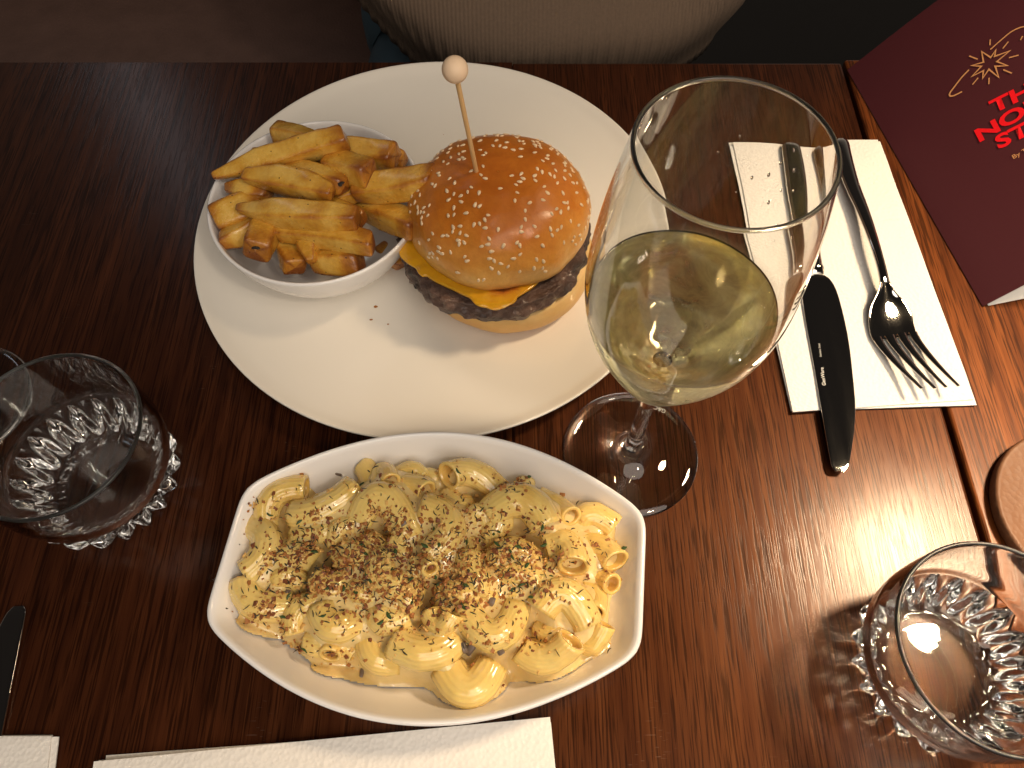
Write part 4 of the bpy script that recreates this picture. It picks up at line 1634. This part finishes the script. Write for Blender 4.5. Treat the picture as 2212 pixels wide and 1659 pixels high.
def knife_at(tr, label, etched=False):
    """tr maps photo px of the right-hand knife to world"""
    hb = NAP_Z
    blade = [((1744, 596), (1781, 598), .0036), ((1734, 606), (1793, 606), .0026), ((1731, 628), (1806, 628), .0022), ((1734, 662), (1819, 672), .0020), ((1746, 730), (1833, 740), .0019),
             ((1759, 800), (1842, 815), .0018), ((1771, 870), (1847, 880), .0017), ((1782, 935), (1844, 935), .0016), ((1791, 985), (1837, 985), .0015), ((1796, 1008), (1832, 1008), .0013), ((1804, 1018), (1824, 1019), .0008)]
    handle = [((1722, 296), (1732, 296), .002), ((1704, 302), (1750, 302), .0048), ((1700, 322), (1755, 322), .0060), ((1708, 400), (1763, 400), .0062), ((1722, 480), (1767, 480), .0064), ((1736, 545), (1772, 545), .0070), ((1741, 572), (1776, 572), .0074), ((1743, 580), (1779, 580), .0078),
              ((1744, 586), (1780, 586), .0062), ((1747, 592), (1779, 592), .0040)]
    b = [(tr(*l, hb + .0012), tr(*r, hb + .0012), t) for l, r, t in blade]
    hnd = [(tr(*l, hb + .0034), tr(*r, hb + .0034), t) for l, r, t in handle]
    ctr = (b[0][0] + b[0][1]) / 2
    t = thing("table_knife", (ctr[0], ctr[1], NAP_Z), label, "knife")
    obj("blade", *loft(dense(b, 4), 32, 9), M_STEEL, t, sharp=50)
    obj("handle", *loft(dense(hnd, 4), 24, 2.6), M_STEEL, t, sharp=60)
    if etched:
        zt = hb + .00225
        o0 = tr(1784, 833, zt); o1 = tr(1776, 775, zt)
        xd = o1 - o0
        text_mesh("etched_text", "GenWare", M_ETCH, t, o0, xd, (-xd[1], xd[0], 0), .0022, .01)
        o0 = tr(1775, 771, zt)
        text_mesh("etched_text", "Stainless Steel", M_ETCH, t, o0, xd, (-xd[1], xd[0], 0), .0012, 0)
    return t


knife_at(lambda x, y, z: W(x, y, z), "polished steel table knife lying on the napkin beside the fork", True)
# the other knife: same make, mirrored to the near left, only its rounded tip in view
K_tip = W(1812, 1015, .003)
K_ax = W(1740, 300, .003) - K_tip
L_tip = W(34, 1316, .003)
L_ax = W(-60, 1659, .003) - L_tip
rotk = math.atan2(L_ax[1], L_ax[0]) - math.atan2(K_ax[1], K_ax[0])


def left_knife(x, y, z):
    p = W(x, y, z) - K_tip
    p[0] = p[0]
    c, s = math.cos(rotk), math.sin(rotk)
    return np.array([L_tip[0] + c * p[0] - s * p[1], L_tip[1] + s * p[0] + c * p[1], z - NAP_Z + .0004])


kn2 = knife_at(left_knife, "steel knife tip resting on dark wood near the shaded tumbler")


def fork():
    z0 = NAP_Z
    f_ = thing("table_fork", W(1905, 620, z0), "polished steel fork with four tines lying on the napkin", "fork")
    hd = [((1809, 300), (1825, 300), .0016, .0030), ((1796, 312), (1834, 308), .0026, .0032), ((1806, 352), (1842, 342), .0030, .0045), ((1826, 405), (1856, 395), .0030, .0066), ((1853, 462), (1877, 452), .0032, .0090), ((1876, 520), (1896, 512), .0034, .0106), ((1892, 570), (1911, 566), .0036, .0106), ((1898, 596), (1918, 594), .0036, .0100), ((1900, 612), (1922, 610), .0034, .0090)]
    obj("handle", *loft(dense([(W(*l, z0 + z), W(*r, z0 + z), t) for l, r, t, z in hd], 4), 20, 2.4), M_STEEL, f_, sharp=60)
    sh = [((1901, 611), (1921, 609), .0030, .0090), ((1894, 634), (1933, 630), .0024, .0072), ((1881, 660), (1954, 652), .0020, .0052), ((1876, 684), (1969, 676), .0019, .0036), ((1877, 706), (1973, 696), .0019, .0026), ((1880, 722), (1977, 712), .0019, .0022), ((1885, 736), (1980, 722), .0018, .0021)]
    obj("head", *loft(dense([(W(*l, z0 + z), W(*r, z0 + z), t) for l, r, t, z in sh], 4), 40, 4.0, .0016), M_STEEL, f_, sharp=60)
    roots = [((1883, 730), (1904, 727)), ((1910, 726), (1932, 723)), ((1937, 722), (1957, 719)), ((1962, 718), (1981, 717))]
    tips = [(1991, 839), (2020, 839), (2044, 837), (2071, 834)]
    for (l, r), tp in zip(roots, tips):
        st = []
        mid0 = ((l[0] + r[0]) / 2, (l[1] + r[1]) / 2)
        for k in range(9):
            q = k / 8
            # tines bow to the near side, then sweep to the tip
            bx = mid0[0] + (tp[0] - mid0[0]) * (q ** 1.22)
            by = mid0[1] + (tp[1] - mid0[1]) * q
            hw = ((r[0] - l[0]) / 2) * (1 - .68 * q)
            z = .0021 + .0010 * math.sin(q * 2.2) + .0085 * q ** 2
            st.append((W(bx - hw, by + 1, z0 + z), W(bx + hw, by - 1, z0 + z), .0019 * (1 - .35 * q)))
        obj("tine", *loft(dense(st, 2), 14, 2.6), M_STEEL, f_, sharp=60)


fork()

# ------------------------------------------------------------------ coaster
CO = np.array([.3215, .1385, 0])
v, f = revolve([(.0004, .0002), (.0480, .0002), (.0495, .0008), (.0498, .0030), (.0497, .0068), (.0490, .0080), (.0478, .0083), (.0468, .0079), (.0004, .0079)], CO, 96)
tag(obj("leather_coaster", v, f, make_leather("tan_leather", (.22, .098, .046)), org=CO, sharp=60), "round tan leather coaster on the redder table", "coaster")

# ------------------------------------------------------------------ menu, cover lifted off its back leaf
S0, S1 = W(1830, 153), W(2122, 663)
sdir = (S1 - S0) / np.linalg.norm(S1 - S0)
ndir = np.array([-sdir[1], sdir[0], 0])
PHI = math.radians(46)
acr = math.cos(PHI) * ndir + math.sin(PHI) * np.array([0, 0, 1])
nrm = np.cross(acr, -sdir); nrm = nrm if nrm[2] > 0 else -nrm
LEN = np.linalg.norm(S1 - S0)


def make_cover():
    m, nt, b = mat("burgundy_card")
    n = tex_noise(nt, objvec(nt), 700, 3)
    nt.links.new(mixc(nt, n, (.068, .0085, .0145), (.057, .0072, .012)), b.inputs['Base Color'])
    b.inputs['Roughness'].default_value = .55
    bumpn(nt, b, n, .15, .0003)
    return m


menu = thing("folded_menu", (S0 + S1) / 2, "burgundy folded menu with red lettering standing half open on the redder table", "menu")
lift = np.array([0, 0, .0006])
M_COVER = make_cover()
M_INNER = plain("menu_white", (.80, .79, .76), .7)


def leaf(dirn, up, name, m, wd, off, st_=0.0):
    V, F = [], []
    nn = 12
    for lev in (0, 1):
        for i in range(nn + 1):
            q = i / nn
            bow = up * (.003 * math.sin(q * math.pi))
            for e in (S0, S1):
                V.append(e + off + dirn * (st_ + (wd - st_) * q) + bow + up * (.0004 * lev))
    for lev in (0, 1):
        for i in range(nn):
            k = lev * (nn + 1) * 2 + i * 2
            F.append((k, k + 1, k + 3, k + 2) if lev else (k, k + 2, k + 3, k + 1))
    h = (nn + 1) * 2
    for i in range(nn):
        k = i * 2
        F.append((k, k + h, k + h + 2, k + 2)); F.append((k + 1, k + 3, k + 3 + h, k + 1 + h))
    F.append((0, 1, 1 + h, h)); F.append((2 * nn, 2 * nn + h, 2 * nn + 1 + h, 2 * nn + 1))
    return obj(name, V, F, m, menu, sharp=30)


zup = np.array([0, 0, 1.0])
leaf(ndir, zup, "back_leaf", M_INNER, .150, np.array([0, 0, .0002]), .004)
leaf(acr, nrm, "front_cover", M_COVER, .150, lift)
leaf(acr, nrm, "inner_page", M_INNER, .149, lift - nrm * .0009, .004)


def mp(x, y):
    p = on_plane(x, y, S0 + lift, nrm)
    q = np.dot(p - S0 - lift, acr) / .150
    return p + nrm * (.003 * math.sin(max(0, min(1, q)) * math.pi) + .0009)


def mzoom(x, y):           # px in the 2260..2560 x 0..440 enlargement
    return mp((2260 + x * .26525) / 1.1573, y * .26525 / 1.1573)


M_GOLD = plain("copper_ink", (.60, .29, .12), .5)
M_RED = plain("red_ink", (.85, .004, .012), .5)


def stroke(name, pts, w, closed=False):
    P = [mzoom(*p) for p in pts]
    n = len(P)
    V, F = [], []
    for i in range(n):
        a = P[i - 1] if (i or closed) else P[i]
        b = P[(i + 1) % n] if (i < n - 1 or closed) else P[i]
        d1 = P[i] - a; d2 = b - P[i]
        l1, l2 = np.linalg.norm(d1), np.linalg.norm(d2)
        d1 = d1 / l1 if l1 > 1e-9 else d2 / l2
        d2 = d2 / l2 if l2 > 1e-9 else d1
        t = d1 + d2; t /= np.linalg.norm(t)
        s = np.cross(nrm, t); s /= np.linalg.norm(s)
        k = min(1 / max(.35, np.dot(t, d1)), 2.2)
        V += [P[i] - s * w * k, P[i] + s * w * k]
    m = n if closed else n - 1
    for i in range(m):
        j = (i + 1) % n
        F.append((2 * i, 2 * i + 1, 2 * j + 1, 2 * j))
    return obj(name, V, F, M_GOLD, menu, smooth=False)


SW = .00052
stroke("star_emblem", [(748, 512), (832, 568), (880, 498), (868, 558), (1010, 506), (890, 606), (990, 645), (874, 650), (908, 755), (815, 678), (757, 762), (764, 690), (655, 745), (745, 650), (652, 643), (765, 612)], SW, True)
for a, b in (((828, 397), (825, 452)), ((998, 418), (945, 484)), ((1094, 545), (1003, 570)), ((950, 682), (1030, 716)), ((817, 758), (815, 818)), ((714, 758), (660, 822)), ((630, 553), (710, 584))):
    stroke("ray_mark", [a, b], SW * .8)
stroke("orbit_line", catmull([(628, 682), (560, 752), (490, 840), (446, 900), (452, 925), (490, 920), (562, 886)], 6), SW)
stroke("orbit_line", catmull([(828, 494), (910, 420), (1010, 335), (1080, 295), (1131, 278), (1200, 270)], 6), SW * .85)
stroke("ray_mark", [(1131, 365), (1110, 404)], SW * .8)
o0, o1 = mzoom(690, 1350), mzoom(870, 1262)


def line(txt, p, q, hgt, m, bold, xs, al='LEFT'):
    a, b = mzoom(*p), mzoom(*q)
    xd = b - a
    xd /= np.linalg.norm(xd)
    yd = np.cross(nrm, xd)
    return text_mesh("menu_text", txt, m, menu, a, xd, yd, hgt, bold, al, xs)


line("THE", (855, 1092), (1012, 1016), .0098, M_RED, .035, 1.33)
line("NOR", (716, 1362), (930, 1245), .0098, M_RED, .035, 1.36)
line("ST", (905, 1425), (1125, 1320), .0098, M_RED, .035, 1.30)
line("By T", (1042, 1522), (1110, 1485), .0030, M_GOLD, .008, 1.1)

# ------------------------------------------------------------------ water drop on the wood
p = W(461, 1248)
v = []
for i in range(8):
    al = math.pi / 2 * i / 7
    for j in range(20):
        t = 2 * math.pi * j / 20
        r = .0024 * math.cos(al) * (1 + .12 * math.sin(2 * t))
        v.append((p[0] + r * math.cos(t), p[1] + r * math.sin(t), .0002 + .0011 * math.sin(al)))
tag(obj("water_drop", v, grid_faces(8, 20), M_WATER, org=p), "tiny water drop on the table beside the white dish", "drop")
